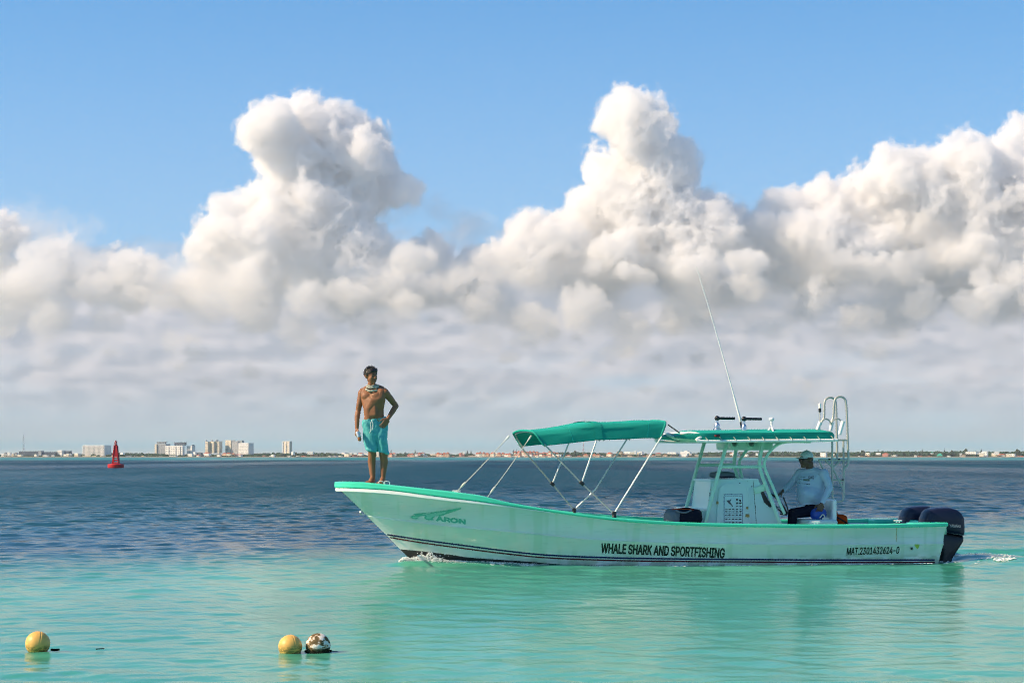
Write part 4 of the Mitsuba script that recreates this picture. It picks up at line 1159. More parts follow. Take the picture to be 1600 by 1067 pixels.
# satellite aerial on its tripod clamp
q = B(1205.5, 655, -.35)
boat('mushroom_aerial', moved(lathe([(.014, -.13), (.014, -.03), (.030, -.022), (.040, -.008), (.040, .010), (.030, .022), (0, .026)], 18), q), 'white_plastic_material', ht, 30)
for a in (B(1200, 674, -.52), B(1210, 680, -.80), B(1202, 673, -.2)):
    strut('aerial_clamp', [q + [0, 0, -.10], a], .014, 'white_plastic_material', ht, 8)
# all-round light
q = B(1281, 671, -.35)
z1 = B(1281, 638, -.35)
strut('light_pole', [q, z1], .008, 'dull_aluminium_material', ht, 8)
boat('stern_light', moved(lathe([(.012, -.06), (.022, -.045), (.022, -.01), (.012, 0)], 12), z1), 'black_plastic_material', ht, 30)
boat('light_lens', moved(lathe([(.0195, .0), (.0195, .065), (.012, .074), (0, .076)], 12), z1), 'white_plastic_material', ht, 30)
# rocket launcher rod holders along the after edge
for (a, b, v) in (((1277, 672), (1281.8, 659.5), -.45), ((1297.5, 673), (1300, 660.5), .25), ((1311.8, 679), (1317.3, 658.5), -.74)):
    p0, p1 = B(*a, v), B(*b, v)
    d = (p1 - p0) / np.linalg.norm(p1 - p0)
    boat('rod_holder', tube([p0, p0 + d * .01, p1 - d * .02, p1], [.022, .026, .028, .034], 14), 'white_plastic_material', ht, 40)
strut('holder_rail', smooth_path([B(1283, 664, -.45), B(1284.5, 658, -.45), B(1290, 654.5, -.45), B(1295.5, 657, -.45), B(1298, 661, -.45)], 6), .011, 'dull_aluminium_material', ht)
strut('holder_rail', smooth_path([B(1299, 661, -.7), B(1302, 657, -.7), B(1308, 654, -.7), B(1313.5, 657, -.7), B(1315.5, 661, -.7)], 6), .011, 'dull_aluminium_material', ht)
# the boarding ladder hung behind the hard top
material('ladder_steel', gloss((0.45, 0.45, 0.40), 0.35, 0.5, metallic=0.3))
VL = (-.28, .36)
lad = 'panga_boat__boarding_ladder'
tag(lad, 'folded boarding ladder hung behind the hard top')
LR = .0165
boat('boarding_ladder', tube(smooth_path([B(1302, 652, VL[0]), B(1302.5, 645, VL[0]), B(1303.5, 630, VL[0]), B(1306, 622.5, VL[0]), B(1313, 619.8, VL[0]), B(1319.5, 623, VL[0]), B(1322, 631, VL[0]), B(1323.4, 655, VL[0]), B(1325, 700, VL[0]), B(1325.5, 722, VL[0]), B(1322, 729, VL[0]), B(1318.5, 736, VL[0]), B(1318, 770, VL[0]),
                                          B(1317, 780, VL[0]), B(1312, 783, VL[0]), B(1306, 783, VL[0]), B(1301.5, 779, VL[0]), B(1300.5, 765, VL[0]), B(1300.3, 718, VL[0])], 7), LR, 10), 'ladder_steel_material', smooth=True)
strut('grab_loop', smooth_path([B(1282.5, 660, VL[1]), B(1287.5, 652, VL[1]), B(1288, 632, VL[1]), B(1290.5, 624, VL[1]), B(1297.5, 621, VL[1]), B(1304, 624.5, VL[1]), B(1306.3, 633, VL[1]), B(1307, 660, VL[1]), B(1308, 700, VL[1]), B(1308, 718, VL[1])], 7), LR, 'ladder_steel_material', lad)
strut('grab_leg', [B(1302, 652, VL[0]), B(1299, 659, VL[0]), B(1298, 664, VL[0])], LR, 'ladder_steel_material', lad)
strut('ladder_rail', [B(1300.3, 687, VL[0]), B(1300.3, 718, VL[0])], LR * .9, 'ladder_steel_material', lad)
strut('ladder_rail', [B(1317.8, 686, VL[0] + .05), B(1318.2, 740, VL[0] + .05)], LR * .9, 'ladder_steel_material', lad)
for y in (687.5, 718.5):
    strut('rung', [B(1307 if y < 700 else 1279, y, VL[0]), B(1325, y, VL[0])], LR * .9, 'ladder_steel_material', lad)
strut('rung', [B(1301, 749, VL[0]), B(1317, 751, VL[0])], LR * .8, 'ladder_steel_material', lad)
strut('ladder_brace', [B(1279.5, 719, VL[0] - .03), B(1301, 764, VL[0])], LR * .8, 'ladder_steel_material', lad)
strut('ladder_brace', [B(1290, 720, VL[0]), B(1300, 729, VL[0]), B(1317, 763, VL[0])], LR * .8, 'ladder_steel_material', lad)
strut('ladder_brace', [B(1301, 731, VL[0]), B(1313, 719, VL[0])], LR * .7, 'ladder_steel_material', lad)
boat('ladder_step', moved(rbox((.34, .16, .018), .006), B(1299.5, 718, VL[0] + .09)), 'ladder_steel_material', lad)
for (x, y) in ((1296, 718), (1311, 718), (1317, 750)):
    boat('ladder_knob', moved(rbox((.03, .03, .02), .006), B(x, y - .6, VL[0] - .02)), 'black_plastic_material', lad)

# --- the console with its door, poster, wheel and screen
VC = 0.44
con = boat('console', extrude_side([(1111, 750.5), (1184, 749.5), (1188.5, 756), (1192, 767), (1206, 791), (1223, 824), (1223, 850), (1101, 850), (1104, 806)], -VC, VC, .03), 'console_gel_material', smooth=30)
tag(con, 'pale steering console with an arched side door')
boat('console_lid', extrude_side([(1110, 749), (1184.5, 748), (1186, 751), (1109, 752.5)], -VC - .012, VC + .012, .008), 'console_gel_material', con, 30)
boat('front_ledge', extrude_side([(1083, 797), (1110, 797.5), (1110, 850), (1081, 850)], -VC + .03, VC - .02, .02), 'console_gel_material', con, 30)
boat('front_ledge_lid', extrude_side([(1081, 794.5), (1112, 795), (1112, 798.5), (1080.5, 798)], -VC + .01, VC, .008), 'white_gel_material', con, 30)
cp = lambda x, y, off=0.0: B(x, y, -VC - off)


def plate(outline, name, bsdf, parent, t0, t1, hole=None, rr=0.0):
    """a flat piece on the near side of the console between t0 and t1 metres proud of it"""
    q = Polygon(np.array([cp(*p)[[0, 2]] for p in outline]))
    if rr:
        q = q.buffer(-rr).buffer(rr, quad_segs=6)
    if hole:
        q = q.buffer(0).buffer(-hole[0]) if False else q.difference(q.buffer(-hole[0]))
    out = []
    for g in getattr(q, 'geoms', [q]):
        m = trimesh.creation.extrude_polygon(g, t1 - t0, engine='earcut')
        w_ = np.array(m.vertices)
        m = trimesh.Trimesh(np.column_stack([w_[:, 0], -VC - t1 + w_[:, 2], w_[:, 1]]), m.faces, process=False)
        m.fix_normals()
        out.append(m)
    return boat(name, join(out), bsdf, parent, 30)


door_o = [(1117, 850), (1121.5, 775), (1124, 762), (1131, 756.3), (1160, 755.5), (1168, 760), (1171, 772), (1173, 850)]
door = plate(door_o, 'door', 'console_gel_material', con, .002, .018, None, .02)
plate(door_o, 'door_frame', 'console_gel_material', door, .019, .030, (.022,), .02)
plate([(1176.5, 752), (1177.3, 752), (1184.5, 850), (1183.6, 850)], 'panel_joint', 'speaker_grey_material', con, .001, .004)
material('poster_paper', gloss((0.48, 0.66, 0.66), 0.35))
material('poster_blue', gloss((0.02, 0.05, 0.16), 0.35))
material('poster_ink', gloss((0.03, 0.035, 0.045), 0.35))
material('brass', gloss((0.30, 0.20, 0.06), 0.35, metallic=.6))
po = plate([(1130.3, 772), (1160, 772), (1159.7, 819), (1130.3, 819)], 'poster', 'poster_paper_material', door, .020, .024)
plate([(1130.3, 772), (1160, 772), (1159.7, 819), (1130.3, 819)], 'poster_border', 'poster_blue_material', door, .0242, .0262, (.008,))
fish = []
frn = np.random.default_rng(8)
def fishy(cx, cy, l, h, tilt=0.0):
    a = np.linspace(0, 2 * np.pi, 12, endpoint=False)
    body = [(l * .5 * math.cos(t), h * .5 * math.sin(t)) for t in a]
    g = Polygon(body).union(Polygon([(l * .35, 0), (l * .62, h * .5), (l * .55, 0), (l * .62, -h * .5)]))
    c_, s_ = math.cos(tilt), math.sin(tilt)
    out_ = []
    for x, y in np.array(g.exterior.coords)[:-1]:
        out_.append((cx + c_ * x - s_ * y, cy + s_ * x + c_ * y))
    return out_
rows_ = [(786, [1151, 1156]), (791, [1150.5, 1156]), (795.5, [1134, 1139.5, 1145, 1150.5, 1156]), (799, [1134, 1139.5, 1145, 1150.5, 1156]), (804.5, [1134, 1139, 1144.5, 1150, 1155.5]), (811, [1134, 1139, 1144.5, 1150, 1155.5]), (816, [1134, 1139, 1144.5, 1150, 1155.5])]
polys = [fishy(x, y, frn.uniform(3.2, 4.4), frn.uniform(1.3, 2.9), frn.uniform(-.2, .2)) for y, xs_ in rows_ for x in xs_]
polys += [[(1134.5, 782), (1137, 781), (1139.5, 784), (1143, 788), (1144.2, 792), (1142.8, 791), (1140.5, 788.2), (1137.8, 786.4)], [(1137, 783), (1142.5, 779.2), (1140.5, 783), (1138.8, 784)], [(1149, 779), (1152.5, 779), (1152.5, 782), (1149, 782)], [(1154, 780), (1157, 780.4), (1157, 784), (1154.2, 783.6)]]
polys += [[(1132.5, y), (1158, y), (1158, y + .5), (1132.5, y + .5)] for y in (775.0, 801.3, 807.8)]
out = []
for p in polys:
    g = Polygon(np.array([cp(*a)[[0, 2]] for a in p])).buffer(0)
    for gg in getattr(g, 'geoms', [g]):
        m = trimesh.creation.extrude_polygon(gg, .002, engine='earcut')
        w_ = np.array(m.vertices)
        m = trimesh.Trimesh(np.column_stack([w_[:, 0], -VC - .0266 + w_[:, 2], w_[:, 1]]), m.faces, process=False)
        m.fix_normals()
        out.append(m)
k = boat('poster_print', join(out), 'poster_ink_material', door, False)
tag(k, 'rows of small dark fish printed on the poster', kind='stuff')
for (x, y, w_, h_) in ((1121.2, 785.3, .032, .04), (1167.5, 793.5, .03, .035), (1168, 805.5, .055, .045)):
    boat('door_latch', moved(rbox((w_, .02, h_), .006), cp(x, y, .026)), 'brass_material', door)
for (x, y) in ((1174.5, 760), (1170.7, 779.5), (1180.5, 791.5), (1156, 755), (1168, 751)):
    boat('screw_cap', moved(turned(lathe([(.010, 0), (.008, .006), (0, .007)], 10), 90, [1, 0, 0]), cp(x, y, .001)), 'poster_ink_material', con)
# dash: angled instrument panel, dark recess, screen and steering wheel
dash = extrude_side([(1187, 765), (1192.5, 767.5), (1206.5, 791.5), (1203, 793), (1194, 785)], -VC - .006, VC + .006, .004)
boat('instrument_panel', dash, 'black_plastic_material', con, 30)
boat('dash_bracket', moved(turned(rbox((.18, .03, .10), .02), -18, [0, 1, 0]), cp(1187, 764, .015)), 'frame_paint_material', con)
wc = B(1216, 788, -.12)
wn = np.array([.80, 0, .60])
ring = []
e1, e2 = np.array([0, 1.0, 0]), np.array([-.60, 0, .80])
for t in np.linspace(0, 2 * np.pi, 33)[:-1]:
    ring.append(wc + .19 * (math.cos(t) * e1 + math.sin(t) * e2))
whl = boat('steering_wheel', tube(np.array(ring), .014, 8, closed=True), 'black_plastic_material', con, True)
for t in (math.pi / 2, math.pi * 7 / 6, -math.pi / 6):
    strut('wheel_spoke', [wc - wn * .05, wc + .19 * (math.cos(t) * e1 + math.sin(t) * e2)], .009, 'steel_material', con, 8)
strut('wheel_column', [wc - wn * .05, wc - wn * .22], .022, 'black_plastic_material', con, 10)
strut('throttle_lever', smooth_path([B(1219, 803, -.36), B(1229, 803.5, -.36), B(1231, 796, -.36), B(1224, 777, -.36)], 5), .011, 'black_plastic_material', con, 8)
material('decal_red', matte((0.45, 0.22, 0.16)))
fq = Bs([(1111, 750.5), (1104, 806)], -VC)
dirf = fq[1] - fq[0]
for (t, vv, bs_, s_) in ((.26, .15, 'decal_red_material', (.004, .05, .012)), (.40, .15, 'poster_ink_material', (.004, .035, .06)), (.56, .15, 'decal_red_material', (.004, .06, .012))):
    boat('front_decal', moved(turned(box(s_), -math.degrees(math.atan2(dirf[0], -dirf[2])) * -1, [0, 1, 0]), fq[0] + dirf * t + np.array([-.004, vv - .2, 0])), bs_, con)
# helm seat
seat = boat('helm_seat', moved(rbox((.44, .95, .09), .035), B(1274, 815.5, -.30) + [0, .10, 0]), 'console_gel_material', smooth=30)
boat('seat_base', moved(rbox((.40, .9, .28), .02), B(1275, 815.5, -.30) + [.0, .10, -.19]), 'white_gel_material', seat, 30)
boat('seat_back', moved(rbox((.065, .50, .42), .03), B(1296.5, 802, -.30) + [0, .02, 0]), 'white_gel_material', seat, 30)

# --- two outboards
def outboard(vc):
    root = thing_key('panga_boat__outboard')
    V = lambda pts, v: Bs(pts, v)
    def loft(pts, half, name, bsdf, parent, r=.05, power=2.6):
        """side outline given rounded flanks"""
        q = Bs(pts, -.42)[:, [0, 2]]
        poly = Polygon(q).buffer(-.02).buffer(.02, quad_segs=4).segmentize(.05)
        c = np.array(poly.centroid.coords[0])
        ext = np.array(poly.exterior.coords)[:-1]
        layers = []
        for t in np.linspace(-1, 1, 15):
            k_ = (1 - abs(t) ** power) ** (1 / power)
            sh = .62 + .38 * k_
            if abs(t) == 1:
                sh = .60
            layers.append(np.column_stack([c[0] + (ext[:, 0] - c[0]) * sh, np.full(len(ext), vc + half * t), c[1] + (ext[:, 1] - c[1]) * sh]))
        P_ = np.array(layers)
        m = grid_mesh(P_, close_v=True)
        caps = []
        for L_ in (0, -1):
            cc = P_[L_].mean(0)
            n_ = len(ext)
            f = np.array([[n_, i, (i + 1) % n_] for i in range(n_)])
            caps.append(to_tri((np.vstack([P_[L_], cc]), f)))
        m = join([m] + caps)
        m.merge_vertices()
        m.fix_normals()
        return boat(name, m, bsdf, parent, 40)
    if True:
        cow = [(1439, 826), (1441.5, 810), (1446, 800), (1452, 795), (1462.5, 792.7), (1480, 792), (1494, 795.5), (1501, 801.5), (1505, 809), (1506, 826), (1505, 838), (1490, 836), (1470, 832)]
        mid = [(1448, 822), (1478, 832), (1505.5, 837), (1505.5, 843), (1500, 852), (1492, 864), (1486, 874), (1484.5, 900), (1484, 915), (1462, 915), (1465, 890), (1469, 868), (1468, 845)]
    c0 = loft(cow, .20, 'cowling', 'cowling_paint_material', root)
    loft(mid, .14, 'drive_leg', 'leg_paint_material', root)
    boat('cavitation_plate', moved(rbox((.46, .26, .018), .006), B(1480, 899, -.42) * [1, 0, 1] + [0, vc, 0]), 'leg_paint_material', root)
    boat('mounting_bracket', moved(rbox((.20, .26, .42), .03), np.array([ust + .03, vc, zst - .22])), 'leg_paint_material', root)
    band = Bs([(1452, 825), (1471, 829.5), (1488, 833.3), (1503, 835.5)], -.42)
    for s_ in (-1, 1):
        b1 = band * [1, 0, 1] + [0, vc + s_ * .155, 0]
        strut('trim_line', b1, .008, 'grey_vinyl_material', root, 6)
    return root


def decal(text, p0, p1, cap, v, root, name, bsdf='grey_vinyl_material'):
    m = meshkit.text_mesh(text, 1.0, 0.02, bold=True)
    vv = np.array(m.vertices)
    w_ = vv[:, 0].max()
    o = np.array([B(p0[0] + (p1[0] - p0[0]) * x / w_, p0[1] + (p1[1] - p0[1]) * x / w_ - y * cap, v) for x, y, z in vv])
    o[:, 1] = v - np.where(vv[:, 2] > .01, .003, 0)
    return boat(name, trimesh.Trimesh(o, m.faces, process=False), bsdf, root, False)


far_ob = outboard(.44)
near_ob = outboard(-.36)
tag(far_ob, 'navy outboard on the far side')
tag(near_ob, 'navy outboard on the near side')
decal('YAMAHA', (1483.5, 823.5), (1501.5, 824.5), 4.6, -.36 - .198, near_ob, 'brand_lettering')
strut('steering_hose', smooth_path([np.array([ust - .02, -.80, zst - .08]), np.array([ust + .09, -.70, zst - .09]), np.array([ust + .13, -.62, zst - .18])], 5), .018, 'frame_paint_material', 'panga_boat', 8)
# ------------------------------------------------------------------ people
def skin_tone(p, n, uv):
    g = fbm(p.x * 14.0, p.y * 14.0, p.z * 14.0, 3)
    return mix((0.210, 0.088, 0.040), (0.268, 0.116, 0.054), g)


def dark_skin_tone(p, n, uv):
    g = fbm(p.x * 14.0, p.y * 14.0, p.z * 14.0, 3)
    return mix((0.095, 0.044, 0.025), (0.12, 0.056, 0.032), g)


material('skin', gloss(mikit.proc(skin_tone), 0.5, 0.35))
material('dark_skin', gloss(mikit.proc(dark_skin_tone), 0.42, 0.5))
material('black_hair', gloss((0.010, 0.008, 0.007), 0.45))
material('eye_white', gloss((0.6, 0.58, 0.55), 0.3))
material('lip', gloss((0.15, 0.055, 0.04), 0.4))


def warp_smooth(parts, res, it):
    """one continuous body from manifold pieces"""
    t = to_tri(Manifold.batch_boolean(parts, OpType.Add).refine_to_length(res))
    t.merge_vertices()
    trimesh.smoothing.filter_taubin(t, lamb=0.5, nu=0.53, iterations=it)
    return t


def limb(p0, r0, p1, r1, seg=16):
    return Manifold.batch_hull([Manifold.sphere(r0, seg).translate(list(map(float, p0))), Manifold.sphere(r1, seg).translate(list(map(float, p1)))])


def egg(c, r, seg=20):
    return Manifold.sphere(1.0, seg).scale(list(map(float, r))).translate(list(map(float, c)))


def hullof(*balls, seg=16):
    return Manifold.batch_hull([Manifold.sphere(r, seg).translate(list(map(float, c))) for c, r in balls])


def hand(wrist, fwd, palm_n, thumb, size=0.18, curl=(0.5, 0.6, 0.5), spread=0.05, thumb_close=0.3):
    """pieces of a hand: palm, four bent fingers of unequal length and a thumb from the side of the palm. fwd along the fingers, palm_n out of
    the palm, thumb towards the thumb's side"""
    f = fwd / np.linalg.norm(fwd)
    n = palm_n - f * (palm_n @ f)
    n = n / np.linalg.norm(n)
    s = thumb - f * (thumb @ f) - n * (thumb @ n)
    s = s / np.linalg.norm(s)
    L = size
    pl, pw = L * .50, L * .20
    out = [hullof((wrist, L * .125), (wrist + f * pl * .35 + s * pw, L * .085), (wrist + f * pl * .35 - s * pw, L * .08), (wrist + f * pl + s * pw * 1.0, L * .065), (wrist + f * pl - s * pw * 1.0, L * .06))]
    for k, (off, ln) in enumerate(((.95, .92), (.33, 1.0), (-.30, .95), (-.92, .76))):
        base = wrist + f * pl * (1.0 if k in (1, 2) else .95) + s * pw * off
        d = f + s * spread * off
        lens = np.array([.22, .15, .11]) * L * ln
        p, a, r = base, 0.0, L * .052
        for j in range(3):
            a += curl[j]
            dd = d * math.cos(a) + n * math.sin(a)
            dd = dd / np.linalg.norm(dd)
            q = p + dd * lens[j]
            out.append(limb(p, r, q, r * .9, 10))
            p, r = q, r * .9
    tb = wrist + f * pl * .28 + s * pw * .9
    d1 = f * .55 + s * .85 + n * .15
    d1 /= np.linalg.norm(d1)
    t1 = tb + d1 * L * .20
    d2 = f * .85 + s * (.45 - thumb_close) + n * thumb_close * 1.6
    d2 /= np.linalg.norm(d2)
    t2 = t1 + d2 * L * .16
    t3 = t2 + (d2 + n * thumb_close) / np.linalg.norm(d2 + n * thumb_close) * L * .12
    out += [limb(tb, L * .085, t1, L * .062, 10), limb(t1, L * .062, t2, L * .055, 10), limb(t2, L * .055, t3, L * .046, 10)]
    return out


def head_parts(c, R, h=0.235):
    """skull, jaw, nose, brow, cheeks, lips and ears about centre c. R: columns right-of-face, out-of-face, up"""
    k = h / 0.235
    q = lambda x, y, z: c + R @ (np.array([x, y, z]) * k)
    ball = lambda x, y, z, r: (q(x, y, z), r * k)
    P = [hullof(ball(0, -.012, .035, .078), ball(0, .012, .025, .076), ball(.012, -.02, .03, .074), ball(-.012, -.02, .03, .074)),
         hullof(ball(0, .035, .03, .058), ball(.022, .040, -.028, .045), ball(-.022, .040, -.028, .045), ball(0, .055, -.085, .024), ball(.02, .04, -.078, .026), ball(-.02, .04, -.078, .026), ball(.038, 0, -.05, .028), ball(-.038, 0, -.05, .028)),
         hullof(ball(0, .088, .018, .010), ball(0, .104, -.022, .012), ball(.012, .092, -.027, .010), ball(-.012, .092, -.027, .010)),           # nose
         hullof(ball(.034, .076, .030, .010), ball(0, .086, .028, .011)), hullof(ball(-.034, .076, .030, .010), ball(0, .086, .028, .011)),       # brow
         hullof(ball(.018, .080, -.052, .008), ball(-.018, .080, -.052, .008), ball(0, .087, -.052, .009)), hullof(ball(.014, .080, -.063, .008), ball(-.014, .080, -.063, .008), ball(0, .086, -.064, .009)),
         hullof(ball(0, .074, -.088, .017), ball(0, .066, -.092, .018))]
    for s in (-1, 1):
        P.append(hullof(ball(s * .076, -.012, .022, .011), ball(s * .084, -.022, .018, .012), ball(s * .080, -.014, -.018, .010), ball(s * .086, -.024, .004, .011)))
        P.append(hullof(ball(s * .04, .066, -.012, .018), ball(s * .034, .062, -.024, .018)))
    return P, q, k


# ---- the man standing on the bow
YM = 25.62
m_ = YM / F
def M(px, py, d=0.0):
    """a point near the standing man at depth YM + d"""
    return W(px, py, YM + d)


man = thing_key('person')
body = []
hipc, chest = M(585, 662, .02), M(583.5, 622, 0)
a3 = lambda *v: np.array(v, float)
# trunk: pelvis, belly, rib cage, shoulders
body.append(hullof((M(576, 661, .0), .082), (M(594, 660, .03), .082), (M(577, 652, -.02), .072), (M(592, 651, .0), .072)))
body.append(hullof((M(577, 652, -.02), .072), (M(592, 651, .0), .072), (M(576.5, 640, -.02), .075), (M(591.5, 639, 0), .075)))
body.append(hullof((M(576.5, 640, -.02), .075), (M(591.5, 639, 0), .075), (M(573.5, 624, .035), .088), (M(593, 623, -.025), .088), (M(583, 626, -.035), .075)))
body.append(hullof((M(573.5, 624, .035), .088), (M(593, 623, -.025), .088), (M(571, 615.5, .045), .078), (M(595.5, 614.5, -.015), .078)))
body.append(hullof((M(571, 615, .05), .070), (M(596, 614, -.005), .070), (M(577, 609.5, .03), .045), (M(590, 609, .04), .045)))
body.append(egg(M(573.8, 619.5, -.022), (.082, .044, .066)))                     # chest muscles
body.append(egg(M(588.5, 619.0, -.064), (.082, .044, .066)))
body.append(hullof((M(578, 634, -.045), .040), (M(585.5, 634, -.06), .040), (M(578.5, 648, -.050), .046), (M(586, 648, -.062), .046)))      # belly
body.append(limb(M(582, 611, .04), .062, M(580.5, 600, .01), .056))              # neck
body.append(limb(M(571, 609.5, .04), .050, M(579, 604, .04), .040))               # trapezius
body.append(limb(M(596, 608.5, .06), .050, M(585, 603.5, .04), .040))
# right arm (left in the picture), hanging, holding a small can
shR, elR, wrR = M(565.2, 614.5, .05), M(559.8, 641.5, .05), M(557.6, 670, -.03)
body += [hullof((shR, .055), (M(566.5, 610.5, .06), .042)), limb(shR, .053, M(561.5, 632, .04), .043), limb(M(561.5, 632, .04), .043, elR, .038), limb(elR, .038, M(558.3, 650, .02), .039), limb(M(558.3, 650, .02), .039, wrR, .026)]
body += hand(wrR, a3(-.05, -.25, -1), a3(.75, .35, .0), a3(.55, -.8, 0), .17, (.55, .75, .6), .05, .35)
# left arm, elbow out, hand on the pocket
shL, elL, wrL = M(602.0, 613.5, -.02), M(618.6, 634.5, .10), M(606.0, 654.5, -.06)
body += [hullof((shL, .055), (M(600.5, 610.5, -.01), .042)), limb(shL, .053, M(613, 627, .08), .044), limb(M(613, 627, .08), .044, elL, .039), limb(elL, .039, M(614.5, 641, .05), .040), limb(M(614.5, 641, .05), .040, wrL, .027)]
body += hand(wrL, a3(-.55, -.25, -.9), a3(-.45, .85, .1), a3(-.85, -.2, .55), .17, (.25, .35, .3), .07, .15)
# legs and feet
for (kn, ca, an, hp, toe, heel, w) in ((M(581.5, 707, -.01), M(580.8, 722, .035), M(582.5, 746.2, .02), M(577, 668, .01), M(574.5, 753.6, -.14), M(583.5, 752.3, .05), 0),
                                       (M(598.3, 706, .02), M(600.3, 721, .06), M(598.2, 746.8, .04), M(593.5, 668, .03), M(592.5, 754.6, -.13), M(599.5, 753.4, .07), 1)):
    body += [limb(hp, .086, kn, .056), limb(kn, .055, ca, .056), limb(ca, .056, an, .036), egg(kn + [0, -.035, .005], (.036, .03, .045)),
             hullof((an, .036), (heel, .030), (toe * .45 + heel * .55 + [0, 0, .012], .036)), hullof((heel, .030), (toe + [-.012, 0, 0], .020), (toe + [.035, .01, 0], .018), (toe * .6 + heel * .4 + [.028, 0, 0], .022))]
    fdir = (toe - heel) * [1, 1, 0]
    fdir /= np.linalg.norm(fdir)
    sd = np.array([-fdir[1], fdir[0], 0])
    for t_ in range(5):
        b_ = toe + sd * (t_ - 2) * .017 + [0, 0, -.004]
        body.append(limb(b_ - fdir * .02, .013, b_ + fdir * (.022 - abs(t_ - 1) * .003), .0105, 10))
ya = math.radians(42)                          # the head turns to his left
R = np.column_stack([[-math.cos(ya), -math.sin(ya), 0], [math.sin(ya), -math.cos(ya), 0], [0, 0, 1.0]])
hc = M(579.8, 588.6, -.01)
hp_, hq, hk = head_parts(hc, R, .232)
body += hp_
put('body', warp_smooth(body, .011, 16), 'skin_material', man, True)
tag(man, 'shirtless man in turquoise swim shorts standing on the bow, one hand on his hip', 'person')
eyes = []
for s in (-1, 1):
    eyes.append(moved(trimesh.creation.icosphere(2, .0125), hq(s * .032, .078, .010)))
for q_ in eyes:
    put('eye', q_, 'black_hair_material', man, True)
put('lips', to_tri(hullof((hq(.020, .088, -.057), .005), (hq(-.020, .088, -.057), .005), (hq(0, .095, -.057), .006))), 'lip_material', man, True)
brow = [to_tri(hullof((hq(s * .048, .078, .034), .005), (hq(s * .016, .090, .034), .006))) for s in (-1, 1)]
for q_ in brow:
    put('eyebrow', q_, 'black_hair_material', man, True)
# hair: a tousled cap of strands
hr = np.random.default_rng(4)
cap = Manifold.batch_boolean([egg(hq(0, -.018, .050), (.094, .094, .086)), egg(hq(0, .018, .075), (.080, .075, .052)), egg(hq(.02, -.03, .085), (.06, .06, .05))], OpType.Add)
cap = cap.trim_by_plane(list(map(float, (R @ np.array([0, -.80, .60])))), float((R @ np.array([0, -.80, .60])) @ hq(0, .058, .034)))
hm = to_tri(cap.refine_to_length(.011))
hm.merge_vertices()
hn = hm.vertex_normals
hm.vertices += hn * (0.022 * (meshkit.fbm((hm.vertices - hc) * 42, 3, 5) - .42))[:, None]
locks = [hm]
for i in range(170):
    v = hr.normal(size=3)
    v[2] = abs(v[2]) * .9 + .15
    v /= np.linalg.norm(v)
    if v[1] > .45 and v[2] < .42:
        continue
    b0 = hq(v[0] * .080, v[1] * .080 - .010, v[2] * .080 + .050)
    d = R @ (v + hr.normal(size=3) * .45 + np.array([.1, .25, .15]))
    d /= np.linalg.norm(d)
    locks.append(to_tri(limb(b0, .010, b0 + d * hr.uniform(.018, .040), .0025, 6)))
put('hair', join(locks), 'black_hair_material', man, 50)
# the neck gaiter: two rolls of cloth
def gaiter_cloth(p, n, uv):
    g = noise(p.x * 55.0, p.y * 55.0, p.z * 60.0)
    return mix((0.46, 0.45, 0.36), (0.14, 0.22, 0.22), smoothstep(0.45, 0.75, g))


material('gaiter', matte(mikit.proc(gaiter_cloth)))
nc = M(581.3, 606.2, .015)
rolls = []
for (dz, rx, ry, r, tilt) in ((.016, .080, .080, .013, .24), (-.012, .092, .098, .014, .40), (.034, .074, .070, .012, .16)):
    ring = []
    for t in np.linspace(0, 2 * np.pi, 29)[:-1]:
        y = -math.cos(t) * ry
        ring.append(nc + np.array([math.sin(t) * rx + .006, y - .006, dz + tilt * y * .85 + .004 * math.sin(5 * t)]))
    rolls.append(tube(np.array(ring), r + .003 * np.sin(np.arange(28) * 2.3), 10, closed=True))
put('neck_gaiter', join(rolls), 'gaiter_material', man, True)
# swim shorts: cloth with folds, open at the hems
SW = 0.012
wl, wr = M(576.5, 657, .0), M(593.5, 655, .02)
pieces = [hullof((M(575.5, 660, -.0), .098), (M(595, 659, .03), .098), (M(576.5, 655, -.01), .088), (M(593.5, 653.5, .01), .088)),
          hullof((M(575.5, 660, 0), .100), (M(595, 659, .03), .100), (M(578, 676, 0), .098), (M(593, 676, .03), .098))]
for (hp, mid, hem) in ((M(577, 668, .01), M(578.5, 690, -.01), M(581.3, 709, -.01)), (M(594.5, 668, .03), M(596.6, 688, .02), M(598.3, 708, .02))):
    pieces += [limb(hp, .105, mid, .092), limb(mid, .092, hem, .086)]
sh = Manifold.batch_boolean(pieces, OpType.Add)
zw = M(585, 654.2)[2]
tw = np.array([math.sin(.13), 0, math.cos(.13)]) * [-1, 1, 1]
sh = sh.trim_by_plane([-float(tw[0]), 0.0, -float(tw[2])], -float(tw @ M(585.5, 654.0)))
hl = np.array([.18, 0, .98])
sh = sh.trim_by_plane([float(hl[0]), 0.0, float(hl[2])], float(hl @ M(589, 705.6)))
st = to_tri(sh.refine_to_length(.012))
st.merge_vertices()
trimesh.smoothing.filter_taubin(st, lamb=0.5, nu=0.53, iterations=6)
rel = st.vertices - hipc
f1 = meshkit.fbm(np.column_stack([rel[:, 0] * 13 + rel[:, 2] * 5, rel[:, 1] * 10, rel[:, 2] * 4.5]), 3, 7) - .5
f2 = meshkit.fbm(np.column_stack([rel[:, 0] * 26 - rel[:, 2] * 16, rel[:, 1] * 14, rel[:, 2] * 9]), 3, 17) - .5
top_ = np.clip((rel[:, 2] + .25) / .3, 0.25, 1)
st.vertices += st.vertex_normals * (0.060 * f1 + 0.034 * f2 * top_)[:, None]
def shorts_cloth(p, n, uv):
    g = fbm(p.x * 30.0, p.y * 30.0, p.z * 30.0, 3)
    return mix((0.060, 0.330, 0.335), (0.095, 0.400, 0.395), smoothstep(0.3, 0.7, g))


